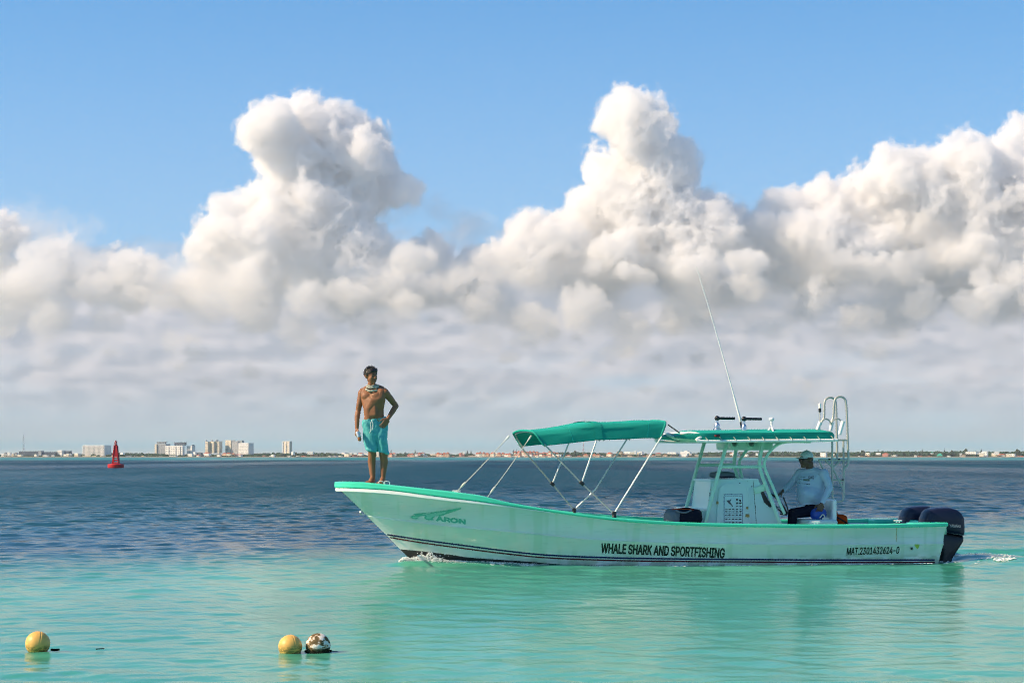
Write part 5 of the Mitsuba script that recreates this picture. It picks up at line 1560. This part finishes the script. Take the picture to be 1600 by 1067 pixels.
material('shorts', {'type': 'twosided', 'bsdf': {'type': 'principled', 'base_color': mikit.proc(shorts_cloth), 'roughness': 0.5, 'specular': 0.4}})
material('drawstring', matte((0.7, 0.72, 0.70)))
k = put('shorts', st, 'shorts_material', man, 50)
tag(k, 'turquoise knee length swim shorts with a drawstring')
front = lambda px, py: M(px, py, -.118)
put('drawstring', join([tube(smooth_path([front(581, 657), front(579, 663), front(580, 670), front(577.5, 677)], 5), .006, 6), tube(smooth_path([front(581.3, 657), front(583, 664), front(581.5, 672)], 5), .006, 6), moved(trimesh.creation.icosphere(1, .012), front(581, 657.5))]), 'drawstring_material', k, True)

# the can in his hand and the lure or bait beneath it stay a thing of their own
can = thing_key('drink_can')
c0, c1 = M(558.6, 674.5, -.10), M(561.0, 683.5, -.12)
ax = (c1 - c0) / np.linalg.norm(c1 - c0)
material('can_metal', gloss((0.62, 0.66, 0.64), 0.25, 0.5, metallic=.6))
material('amber', gloss((0.28, 0.10, 0.02), 0.15))
put('can_body', tube([c0, c0 + ax * .006, c1 - ax * .006, c1], [.026, .031, .031, .026], 18), 'can_metal_material', can, 40)
put('can_end', tube([c1, c1 + ax * .022, c1 + ax * .040, c1 + ax * .055], [.024, .026, .024, .014], 16), 'amber_material', can, 40)
tag(can, 'small silver and amber drink container in the right hand of the standing man', 'can')

# ---- the skipper at the helm
YP = 26.5
def H(px, py, d=0.0):
    return W(px, py, YP + d)


pil = thing_key('person')
pb_ = [hullof((H(1267, 796, 0), .105), (H(1272, 797, .14), .10), (H(1270, 789, .05), .10)),
       limb(H(1268, 798, -.06), .088, H(1240, 803, -.08), .066), limb(H(1240, 803, -.08), .062, H(1236, 845, -.06), .045),
       limb(H(1268, 798, .14), .088, H(1238, 801, .16), .066), limb(H(1238, 801, .16), .062, H(1233, 845, .16), .045)]
for q in (H(1235, 846, -.06), H(1232, 846, .16)):
    pb_.append(hullof((q, .042), (q + [-.16, 0, -.02], .03)))
trs = warp_smooth(pb_, .02, 6)
material('trousers', matte((0.012, 0.014, 0.026)))
hcP = H(1259.5, 719, .03)
yb = math.radians(-62)
RP = np.column_stack([[-math.cos(yb), -math.sin(yb), 0], [math.sin(yb), -math.cos(yb), 0], [0, 0, 1.0]])
hpP, hqP, hkP = head_parts(hcP, RP, .245)
skinb = hpP + [limb(H(1266.5, 738, .04), .062, H(1264.5, 724, .03), .060), limb(H(1266, 744, .04), .055, H(1266, 736, .04), .060)]
wrN, wrF = H(1284.0, 787.5, -.26), H(1222.5, 767.5, .10)
# bodies are one surface: forearms run on under the sleeves
elN, shN = H(1296.0, 762.0, -.16), H(1287.0, 739.5, -.10)
elF, shF = H(1233.0, 760, .16), H(1250.5, 739.0, .13)
skinb += [hullof((H(1266, 748, .04), .055), (H(1266, 785, .03), .07)), limb(shN, .045, elN, .036), limb(elN, .034, wrN, .028), limb(shF, .040, H(1241, 750, .17), .034), limb(H(1241, 750, .17), .034, elF, .028), limb(elF, .028, wrF, .026), limb(H(1266, 747, .03), .05, shN, .042), limb(H(1266, 747, .03), .05, shF, .042),
          hullof((H(1267, 785, .03), .07), (H(1269, 796, .05), .08))]
skinb += hand(wrN, a3(-.35, -.15, -.9), a3(-.15, .8, -.25), a3(-.8, -.2, .3), .18, (.35, .35, .25), .10, .2)
skinb += hand(wrF, a3(-.75, -.1, -.55), a3(.25, .1, -.9), a3(-.2, -.9, 0), .18, (.7, .8, .6), .04, .45)
put('body', warp_smooth(skinb, .014, 12), 'dark_skin_material', pil, True)
tag(pil, 'man in a pale long sleeved shirt, cap and sunglasses seated at the helm', 'person')
put('trousers', trs, 'trousers_material', pil, 50)
sp = [hullof((H(1253.5, 742, .12), .085), (H(1281, 741, -.02), .085), (H(1266, 736, .05), .075), (H(1258, 738, .10), .06), (H(1277, 737, .0), .06)),
      hullof((H(1253.5, 742, .12), .085), (H(1281, 741, -.02), .085), (H(1256.5, 766, .02), .105), (H(1277, 766, -.0), .105)),
      hullof((H(1256.5, 766, .02), .105), (H(1277, 766, 0), .105), (H(1257.0, 779, 0), .108), (H(1276, 780, .0), .108), (H(1260, 772, -.06), .10), (H(1268, 774, -.08), .09)),
      hullof((H(1257.0, 779, 0), .108), (H(1276, 780, .0), .108), (H(1258.5, 784, .0), .098), (H(1276, 785, .02), .10)),
      limb(shN, .072, H(1292.5, 752, -.14), .060), limb(H(1292.5, 752, -.14), .060, elN, .054), limb(elN, .054, H(1288.0, 779, -.23), .040), limb(H(1288.0, 779, -.23), .040, H(1285.3, 785, -.25), .037),
      limb(shF, .070, H(1241, 750, .17), .056), limb(H(1241, 750, .17), .056, elF, .050), limb(elF, .050, H(1225.5, 766.4, .12), .036)]
smn = Manifold.batch_boolean(sp, OpType.Add).trim_by_plane([0.0, 0.0, 1.0], float(H(1266, 788.5)[2]))
stp = to_tri(smn.refine_to_length(.016))
stp.merge_vertices()
trimesh.smoothing.filter_taubin(stp, lamb=0.5, nu=0.53, iterations=6)
rel = stp.vertices - H(1266, 760)
fo = meshkit.fbm(np.column_stack([rel[:, 0] * 5 + rel[:, 2] * 9, rel[:, 1] * 6, rel[:, 2] * 11 - rel[:, 0] * 6]), 3, 5) - .5
stp.vertices += stp.vertex_normals * (0.016 * fo)[:, None]
def shirt_cloth(p, n, uv):
    g = fbm(p.x * 25.0, p.y * 25.0, p.z * 25.0, 2)
    return mix((0.40, 0.48, 0.60), (0.46, 0.54, 0.65), g)


material('shirt', matte(mikit.proc(shirt_cloth)))
shk = put('shirt', stp, 'shirt_material', pil, 50)
put('collar', tube(np.array([H(1266.2, 733.4, .04) + [.068 * math.cos(t), .066 * math.sin(t), .012 * math.cos(t)] for t in np.linspace(0, 2 * np.pi, 25)[:-1]]), .012, 8, closed=True), 'shirt_material', shk, True)
# print on the chest, laid on the cloth
import trimesh.proximity
def on_cloth(polys, mesh, off, name, bsdf, parent, mp):
    """flat print: outlines in photograph pixels carried back onto the cloth"""
    tris, vs, n0 = [], [], 0
    for p in polys:
        g = Polygon(p).buffer(0).segmentize(2.0)
        for gg in getattr(g, 'geoms', [g]):
            v, f = trimesh.creation.triangulate_polygon(gg, engine='earcut')
            org = np.array([mp(x, y, -1.0) for x, y in v])
            d = org - np.array([0, 0, EYE])
            d /= np.linalg.norm(d, axis=1, keepdims=True)
            loc, ray, _ = mesh.ray.intersects_location(org, d, multiple_hits=False)
            o = np.array([mp(x, y, -.15) for x, y in v])
            o[ray] = loc - d[ray] * off
            vs.append(o)
            tris.append(f + n0)
            n0 += len(v)
    return put(name, to_tri((np.vstack(vs), np.vstack(tris))), bsdf, parent, False)


material('shirt_print', matte((0.03, 0.035, 0.05)))
material('shirt_band', matte((0.16, 0.20, 0.16)))
tm = meshkit.text_mesh('SAS', 1.0, 0.01, bold=True)
tp = tm.faces[tm.face_normals[:, 2] > .9]
wl_ = tm.vertices[:, 0].max()
letters = [[(1262.6 + x / wl_ * 9.2, 748.2 - y * 4.6) for x, y in tm.vertices[f][:, :2]] for f in tp]
on_cloth(letters, stp, .003, 'chest_lettering', 'shirt_print_material', shk, H)
on_cloth([[(1255, 748), (1265, 748.6), (1265, 751.6), (1255, 751)]], stp, .003, 'chest_patch', 'shirt_band_material', shk, H)
on_cloth([[(1247.5, 753.8), (1265.5, 756.2), (1265.4, 757.2), (1247.5, 755.0)], [(1250, 744.6), (1259, 744.6), (1259, 745.2), (1250, 745.2)], [(1248, 748.6), (1253, 748.9), (1253, 749.6), (1248, 749.3)]], stp, .003, 'chest_lines', 'shirt_print_material', shk, H)
# cap, glasses, hair at the nape
def cap_cloth(p, n, uv):
    g = noise(p.x * 40.0, p.y * 40.0, p.z * 40.0)
    return mix((0.48, 0.55, 0.54), (0.64, 0.68, 0.66), smoothstep(.35, .65, g))


material('cap', matte(mikit.proc(cap_cloth)))
cm = egg(hqP(0, -.012, .052), (.100, .100, .090)).trim_by_plane([0.0, 0.0, 1.0], float(hqP(0, 0, .040)[2]))
ct = to_tri(cm.refine_to_length(.014))
ct.merge_vertices()
ck = put('cap', ct, 'cap_material', pil, 40)
ang = np.linspace(-1.15, 1.15, 13)
bi = np.array([hqP(.092 * math.sin(t), .088 * math.cos(t) - .012, .046) for t in ang])
bo = np.array([hqP(.090 * math.sin(t), (.088 + .085 * math.cos(t) ** .6) * math.cos(t) - .012 + .02, .030 - .012 * math.sin(t) ** 2) for t in ang])
bt = grid_mesh(np.stack([bi, (bi + bo) / 2 + [0, 0, .004], bo, (bi + bo) / 2 - [0, 0, .006], bi - [0, 0, .006]], 1))
put('brim', bt, 'cap_material', ck, 40)
put('button', moved(trimesh.creation.icosphere(1, .009), hqP(0, -.012, .144)), 'cap_material', ck, True)
material('dark_lens', gloss((0.006, 0.006, 0.007), 0.12))
gl = [to_tri(hullof((hqP(s * .020, .094, .012), .012), (hqP(s * .052, .082, .012), .013), (hqP(s * .036, .090, -.002), .012))) for s in (-1, 1)] + [tube([hqP(s * .060, .076, .016), hqP(s * .088, -.01, .016)], .005, 6) for s in (-1, 1)]
put('sunglasses', join(gl), 'dark_lens_material', pil, 40)
nh = to_tri(Manifold.batch_boolean([egg(hqP(0, -.024, .02), (.088, .078, .070))], OpType.Add).trim_by_plane(list(map(float, -(RP @ np.array([0, 1., 0])))), float(-(RP @ np.array([0, 1., 0])) @ hqP(0, -.02, 0))))
put('hair', nh, 'black_hair_material', pil, 40)
# ------------------------------------------------------------------ floats, channel buoy, bags, foam
def wl(px, py):
    """water-level point at a pixel below the horizon"""
    Y = EYE * F / (py - HZ)
    return np.array([(px - 800) / F * Y, Y, 0.0])


def yellow_colour(p, n, uv):
    g = fbm(p.x * 16.0, p.y * 16.0, p.z * 16.0, 3)
    s = fbm(p.x * 60.0, p.y * 60.0, p.z * 90.0, 2)
    c = mix((0.66, 0.36, 0.075), (0.74, 0.46, 0.13), g)
    grime = smoothstep(0.078, 0.022, p.z + 0.045 * (g - 0.5)) * smoothstep(0.30, 0.60, s)
    return mix(c, (0.16, 0.13, 0.03), grime * 0.85)


def fouled_colour(p, n, uv):
    g = fbm(p.x * 26.0, p.y * 26.0, p.z * 34.0, 4)
    b = fbm(p.x * 60.0 + 3.0, p.y * 60.0, p.z * 60.0, 2)
    c = mix((0.76, 0.74, 0.66), (0.50, 0.36, 0.24), smoothstep(0.42, 0.52, g))
    c = mix(c, mix((0.07, 0.055, 0.032), (0.20, 0.15, 0.075), b), smoothstep(0.50, 0.56, g))
    low = smoothstep(0.050, 0.030, p.z + 0.05 * (g - 0.5))
    return mix(c, mix((0.020, 0.020, 0.012), (0.11, 0.10, 0.05), smoothstep(.4, .6, b)), low)


material('yellow_float', gloss(mikit.proc(yellow_colour), 0.45, 0.4))
material('fouled_float', matte(mikit.proc(fouled_colour)))
material('weed', matte((0.012, 0.016, 0.012)))
for (px, pyc, r_px, pwl, tilt, yaw, lab) in ((59, 1005.0, 19.0, 1017.5, 14, 22, 'yellow ball float alone near the left edge'), (453.5, 1010.0, 18.6, 1020.5, 3, 30, 'yellow ball float beside the fouled white one')):
    p = wl(px, pwl)
    r = r_px * p[1] / F
    top_z = EYE - (pyc - r_px - HZ) * p[1] / F
    c = np.array([p[0], p[1], top_z - r])
    k = thing_key('ball_float')
    ball = trimesh.creation.icosphere(5, r)
    v = np.array(ball.vertices)
    q = v @ trimesh.transformations.euler_matrix(math.radians(8), math.radians(tilt), math.radians(yaw))[:3, :3]
    groove = np.exp(-(q[:, 0] / (r * .030)) ** 2)
    ball.vertices = v * (1 - .030 * groove + .010 * np.exp(-((np.abs(q[:, 0]) - r * .09) / (r * .04)) ** 2))[:, None] + c
    put('shell', ball, 'yellow_float_material', k, True)
    put('rope_eye', tube(smooth_path([c + [r * .1, 0, -r * .96], c + [r * .05, 0, -r * 1.2], c + [-r * .1, 0, -r * 1.2], c + [-r * .12, 0, -r * .96]], 5), .006, 6), 'weed_material', k, True)
    tag(k, lab, 'float', 'ball floats on the mooring line')
p = wl(497, 1019.5)
r = 19.3 * p[1] / F
c = np.array([p[0], p[1], EYE - (989 - HZ) * p[1] / F - r])
k = thing_key('ball_float')
ball = trimesh.creation.icosphere(5, r)
v = np.array(ball.vertices)
ball.vertices = v * (1 + .05 * (meshkit.fbm(v * 30, 3, 4) - .5) + .05 * np.clip((-.3 * r - v[:, 2]) / r, 0, 1) * meshkit.noise(v * 90, 5))[:, None] + c
put('shell', ball, 'fouled_float_material', k, True)
tag(k, 'whitish ball float crusted with brown growth', 'float', 'ball floats on the mooring line')
ringp = [c + [math.cos(t) * r * (1.0 + .1 * math.sin(3 * t)), math.sin(t) * r, .006 - c[2] + .004 * math.sin(5 * t)] for t in np.linspace(0, 2 * np.pi, 25)[:-1]]
put('weed_skirt', tube(np.array(ringp), .010, 8, closed=True), 'weed_material', k, True)
# the line that joins them, awash in short lengths
def awash(pts, r, lift):
    q = smooth_path([wl(*a) for a in pts], 12)
    q[:, 2] = lift - .006 + .010 * meshkit.noise(q * 7.0, 3)
    return tube(q, r, 8)


k = thing_key('floating_rope')
put('awash_length', awash([(80, 1016.8), (86, 1017.2), (92.5, 1016.6)], .009, .012), 'weed_material', k, True)
put('awash_length', awash([(150, 1015.6), (157, 1015.0), (163, 1014.8)], .0045, .009), 'weed_material', k, True)
put('awash_length', awash([(516, 1018.8), (522, 1019.2), (528, 1018.9)], .005, .008), 'weed_material', k, True)
tag(k, 'dark weedy mooring rope just awash beside the ball floats', 'rope')

# red channel buoy
p = wl(181, 731)
S = p[1] / F
def red_paint_colour(p_, n, uv):
    g = fbm(p_.x * 2.0, p_.y * 2.0, p_.z * 1.5, 3)
    return mix((0.42, 0.016, 0.020), (0.50, 0.030, 0.028), g)


material('red_paint', gloss(mikit.proc(red_paint_colour), 0.4, 0.4))
material('buoy_black', gloss((0.02, 0.01, 0.012), 0.5))
k = thing_key('channel_buoy')
R0 = 12.6 * S
put('float_hull', moved(lathe([(R0 * .9, -.5), (R0 * .96, .05), (R0, .12), (R0, 5.0 * S), (R0 * .93, 6.0 * S), (R0 * .35, 6.9 * S), (0, 7.0 * S)], 40), p), 'red_paint_material', k, 30)
z0, z1 = 6.4 * S, 34.5 * S
w0, w1 = 4.6 * S, 2.2 * S
at = lambda sx, sy, t: p + np.array([sx * (w0 + (w1 - w0) * t), sy * (w0 + (w1 - w0) * t), z0 + (z1 - z0) * t])
for sx, sy in ((-1, -1), (1, -1), (1, 1), (-1, 1)):
    put('tower_leg', tube([at(sx, sy, 0), at(sx, sy, 1)], .075, 8), 'red_paint_material', k, True)
for t in (.06, .20, .33):
    for a_, b_ in (((-1, -1), (1, -1)), ((1, -1), (1, 1)), ((1, 1), (-1, 1)), ((-1, 1), (-1, -1))):
        put('cross_bar', tube([at(*a_, t), at(*b_, t)], .07, 6), 'red_paint_material', k, True)
for sx, sy, ex, ey in ((-1, -1, 1, -1), (1, -1, 1, 1), (1, 1, -1, 1), (-1, 1, -1, -1)):
    q = np.array([at(sx, sy, .38), at(ex, ey, .38), at(ex, ey, .99), at(sx, sy, .99)])
    q2 = q + (p + [0, 0, 0] - q) * [.02, .02, 0]
    put('radar_panel', join([to_tri((np.vstack([q, q2]), np.array([[0, 1, 2, 3], [7, 6, 5, 4], [0, 4, 5, 1], [1, 5, 6, 2], [2, 6, 7, 3], [3, 7, 4, 0]])))]), 'red_paint_material', k, False)
put('platform', moved(box((6.0 * S, 5.2 * S, .08)), p + [-.5 * S, 0, z1 + .02]), 'red_paint_material', k, False)
put('lantern_base', moved(lathe([(1.4 * S, 0), (1.3 * S, 1.2 * S), (0, 1.3 * S)], 14), p + [0, 0, z1 + .06]), 'buoy_black_material', k, 30)
for t in np.arange(5) * 2 * np.pi / 5:
    put('lantern_guard', tube(smooth_path([p + [1.6 * S * math.cos(t), 1.6 * S * math.sin(t), z1], p + [1.9 * S * math.cos(t), 1.9 * S * math.sin(t), z1 + 4 * S], p + [.5 * S * math.cos(t), .5 * S * math.sin(t), z1 + 8 * S]], 4), .035, 6), 'red_paint_material', k, True)
put('lantern', moved(lathe([(.9 * S, 1.3 * S), (1.0 * S, 3.6 * S), (.6 * S, 5.0 * S), (0, 5.2 * S)], 14), p + [0, 0, z1]), 'mast_pale_material', k, 30)
put('lantern_cap', moved(lathe([(.7 * S, 7.2 * S), (.9 * S, 7.8 * S), (.5 * S, 9.0 * S), (0, 9.2 * S)], 12), p + [0, 0, z1]), 'buoy_black_material', k, 30)
tag(k, 'red channel buoy with a tapering tower afloat in the dark water', 'buoy')

# --- bags and gear on the boat
def lumpy(c, size, seed, amp=.10, freq=5.0, power=2.6, sub=4):
    """a soft stuffed bag: a rounded block pushed in and out by folds"""
    m = trimesh.creation.icosphere(sub, 1.0)
    v = np.array(m.vertices)
    k_ = (np.abs(v) ** power).sum(1) ** (-1 / power)
    q = v * k_[:, None]
    q = q * (1 + amp * (meshkit.fbm(q * freq * .35 + seed, 3, seed) - .5) * 2)[:, None]
    m.vertices = q * np.asarray(size) / 2 + np.asarray(c)
    return m


def onboat(name, m, bsdf, parent=None, smooth=40):
    m = trimesh.Trimesh(L2W(m.vertices), m.faces, process=False)
    return put(name, m, bsdf, parent, smooth)


material('dark_bag', matte((0.014, 0.016, 0.028)))
material('grey_bag', matte((0.15, 0.17, 0.20)))
material('blue_bag', gloss((0.010, 0.055, 0.32), 0.4))
material('orange_cloth', matte((0.40, 0.050, 0.010)))
k = thing_key('duffel_bag')
q0, q1 = B(1039, 806, -.50), B(1093, 806, -.50)
zt_ = B(1066, 793.5, -.50)[2]
zb_ = .545
mid = (q0 + q1) / 2
onboat('bag_body', lumpy([mid[0] + .05, -.50, (zt_ + zb_) / 2], [q1[0] - q0[0] - .04, .36, zt_ - zb_], 3, .12), 'dark_bag_material', k)
onboat('grey_end', lumpy([q0[0] + .10, -.52, (zt_ + zb_) / 2 - .005], [.22, .34, (zt_ - zb_) * .96], 5, .14), 'grey_bag_material', k)
onboat('bag_handle', tube(smooth_path([B(1056, 797, -.69), B(1062, 800, -.71), B(1072, 800.5, -.71), B(1080, 797, -.69)], 6), .012, 8), 'grey_bag_material', k)
onboat('bag_zip', tube(smooth_path([B(1050, 796, -.66), B(1066, 795, -.67), B(1084, 796.5, -.66)], 6), .006, 6), 'orange_cloth_material', k)
tag(k, 'dark duffel bag with a grey end lying in front of the console', 'bag')
k = thing_key('folded_cushion')
a_, b_ = B(1113, 749, -.1), B(1149, 749, -.1)
zc_ = B(1128, 738, -.1)[2] - a_[2]
onboat('cushion_body', lumpy([(a_[0] + b_[0]) / 2 - .01, -.05, a_[2] + zc_ * .48 + .015], [b_[0] - a_[0], .52, zc_ * .98], 9, .10, 4), 'grey_bag_material', k)
onboat('cushion_piping', tube(smooth_path([[a_[0] + .02, -.27, a_[2] + .03], [(a_[0] + b_[0]) / 2, -.33, a_[2] + .035], [b_[0] - .02, -.27, a_[2] + .03]], 8), .006, 6), 'dark_bag_material', k)
tag(k, 'grey folded cushion on top of the steering console', 'cushion')
k = thing_key('dry_bag')
c_ = B(1279, 803.5, -.42)
onboat('bag_body', lumpy(c_, [.235, .22, .20], 21, .06, 4, 2.2), 'blue_bag_material', k)
onboat('tied_cord', tube(smooth_path([c_ + [-.02, -.11, -.05], c_ + [.02, -.125, .0], c_ + [.05, -.12, -.03], c_ + [.03, -.12, -.065], c_ + [.08, -.11, -.07]], 6), .009, 8), 'rope_material', k)
onboat('cord_end', lumpy(c_ + [.065, -.115, -.065], [.10, .04, .05], 4, .2, 6), 'rope_material', k)
tag(k, 'blue bag with a tied cord under the hand of the helmsman', 'bag')
k = thing_key('life_jacket')
c_ = B(1311, 813, -.34)
onboat('front_panel', lumpy(c_ + [0, 0, -.02], [.22, .34, .22], 31, .10, 4), 'orange_cloth_material', k)
onboat('collar', lumpy(B(1302.5, 808, -.34), [.075, .26, .26], 33, .10, 4), 'orange_cloth_material', k)
onboat('strap', tube(smooth_path([c_ + [-.10, -.16, .06], c_ + [0, -.185, .0], c_ + [.10, -.16, -.06]], 6), .012, 6), 'dark_bag_material', k)
tag(k, 'orange life jacket wedged behind the helm seat', 'life jacket')

# --- foam: froth at the cutwater, broken dashes along the side, the churned wake
def foam_colour(p_, n, uv):
    return mix((0.80, 0.84, 0.82), (0.92, 0.92, 0.90), fbm(p_.x * 14.0, p_.y * 14.0, p_.z * 14.0, 2))


material('foam', matte(mikit.proc(foam_colour)))
fr = np.random.default_rng(23)
ic = trimesh.creation.icosphere(0, 1.0)


def froth(cs, rs, squash):
    out, f, n_ = [], [], 0
    for c_, r_, s_ in zip(cs, rs, squash):
        v_ = np.array(ic.vertices)
        v_ = v_ * (1 + .6 * (meshkit.noise(v_ * 2.5 + fr.uniform(0, 99), 2) - .5))[:, None] * [r_ * fr.uniform(.8, 1.7), r_ * fr.uniform(.8, 1.4), r_ * s_]
        out.append(v_ + c_)
        f.append(np.array(ic.faces) + n_)
        n_ += len(v_)
    return (np.vstack(out), np.vstack(f))


def sea_at(u, v):
    w_ = L2W(np.array([u, v, 0.0]))
    return w_ + [0, 0, float(WAKE(np.array([w_[0]]), np.array([w_[1]]))[0])]


cs, rs, sq = [], [], []
u_st = B(640, 873, 0)[0]
for i in range(4200):                                       # bow froth that thins out along the side
    t = fr.random() ** 1.9
    u = u_st - .16 + t * 2.1
    side = -(0.02 + .30 * max(0.0, u - u_st) ** .8) - abs(fr.normal()) * (.05 + .05 * t) - .015
    q = sea_at(u, side)
    hh = .10 * (.55 + .9 * abs(math.sin(u * 17) * math.sin(u * 7.3 + 1))) * np.exp(-((u - u_st - .18) / .28) ** 2) + .012
    cs.append(q + [0, 0, fr.random() ** 1.5 * hh])
    rs.append(fr.uniform(.002, .010) * (1 if hh > .05 else .9))
    sq.append(.8 if hh > .05 else .35)
for i in range(46):                                        # drops flung up at the cutwater
    a = fr.random()
    cs.append(sea_at(u_st + .05 + .55 * a, -.05 - .18 * a - fr.random() * .05) + [0, 0, .05 + fr.random() * .14 * (1 - .6 * a)])
    rs.append(fr.uniform(.004, .010))
    sq.append(1)
k = put('bow_foam', froth(cs, rs, sq), 'foam_material', smooth=True)
tag(k, 'white froth thrown up where the bow cuts the water', 'foam', kind='stuff')
cs, rs, sq = [], [], []
for (u_a, u_b, n_, gap) in ((-.4, 1.4, 420, .03), (.3, 2.7, 330, .05), (1.3, 2.6, 300, .02), (2.9, 5.9, 260, .03), (5.6, 6.9, 120, .05)):
    for i in range(n_):
        u = fr.uniform(u_a, u_b)
        if math.sin(u * 9 + 2 * math.sin(u * 3.1)) < -.1:
            continue
        hb = np.interp(u, [-1.5, 0, 1, 2, 4, 6.3], [.05, .55, .78, .9, .93, .88])
        q = sea_at(u, -hb - gap - abs(fr.normal()) * .06)
        cs.append(q + [0, 0, .004])
        rs.append(fr.uniform(.005, .018))
        sq.append(.3)
for i in range(620):                                       # crest of the stern wave
    u = 6.9 + fr.random() * 4.0
    q = sea_at(u, -(0.9 + .22 * (u - 6.2)) + fr.normal() * .12)
    if math.sin(u * 5 + 1.7 * math.sin(u * 2.3)) < -.25:
        continue
    cs.append(q + [0, 0, .004])
    rs.append(fr.uniform(.010, .030))
    sq.append(.3)
for i in range(150):
    u = 6.35 + fr.random() ** 2 * 2.2
    cs.append(sea_at(u, fr.normal() * .55) + [0, 0, .004])
    rs.append(fr.uniform(.008, .022))
    sq.append(.3)
k = put('wake_foam', froth(cs, rs, sq), 'foam_material', smooth=True)
tag(k, 'broken white foam along the waterline and behind the stern', 'foam', kind='stuff')
# ------------------------------------------------------------------ the moist air over the strait
scene['haze_air'] = {'type': 'homogeneous', 'albedo': 0.95, 'sigma_t': 0.000035}
scene['haze'] = {'type': 'cube', 'to_world': T().translate([0, 0, 29.25]).scale([46000, 46000, 30.75]), 'bsdf': {'type': 'null'}, 'interior': {'type': 'ref', 'id': 'haze_air'}}
scene['camera']['medium'] = {'type': 'ref', 'id': 'haze_air'}
tag('haze', 'thin moist air over the water', 'haze', kind='stuff')
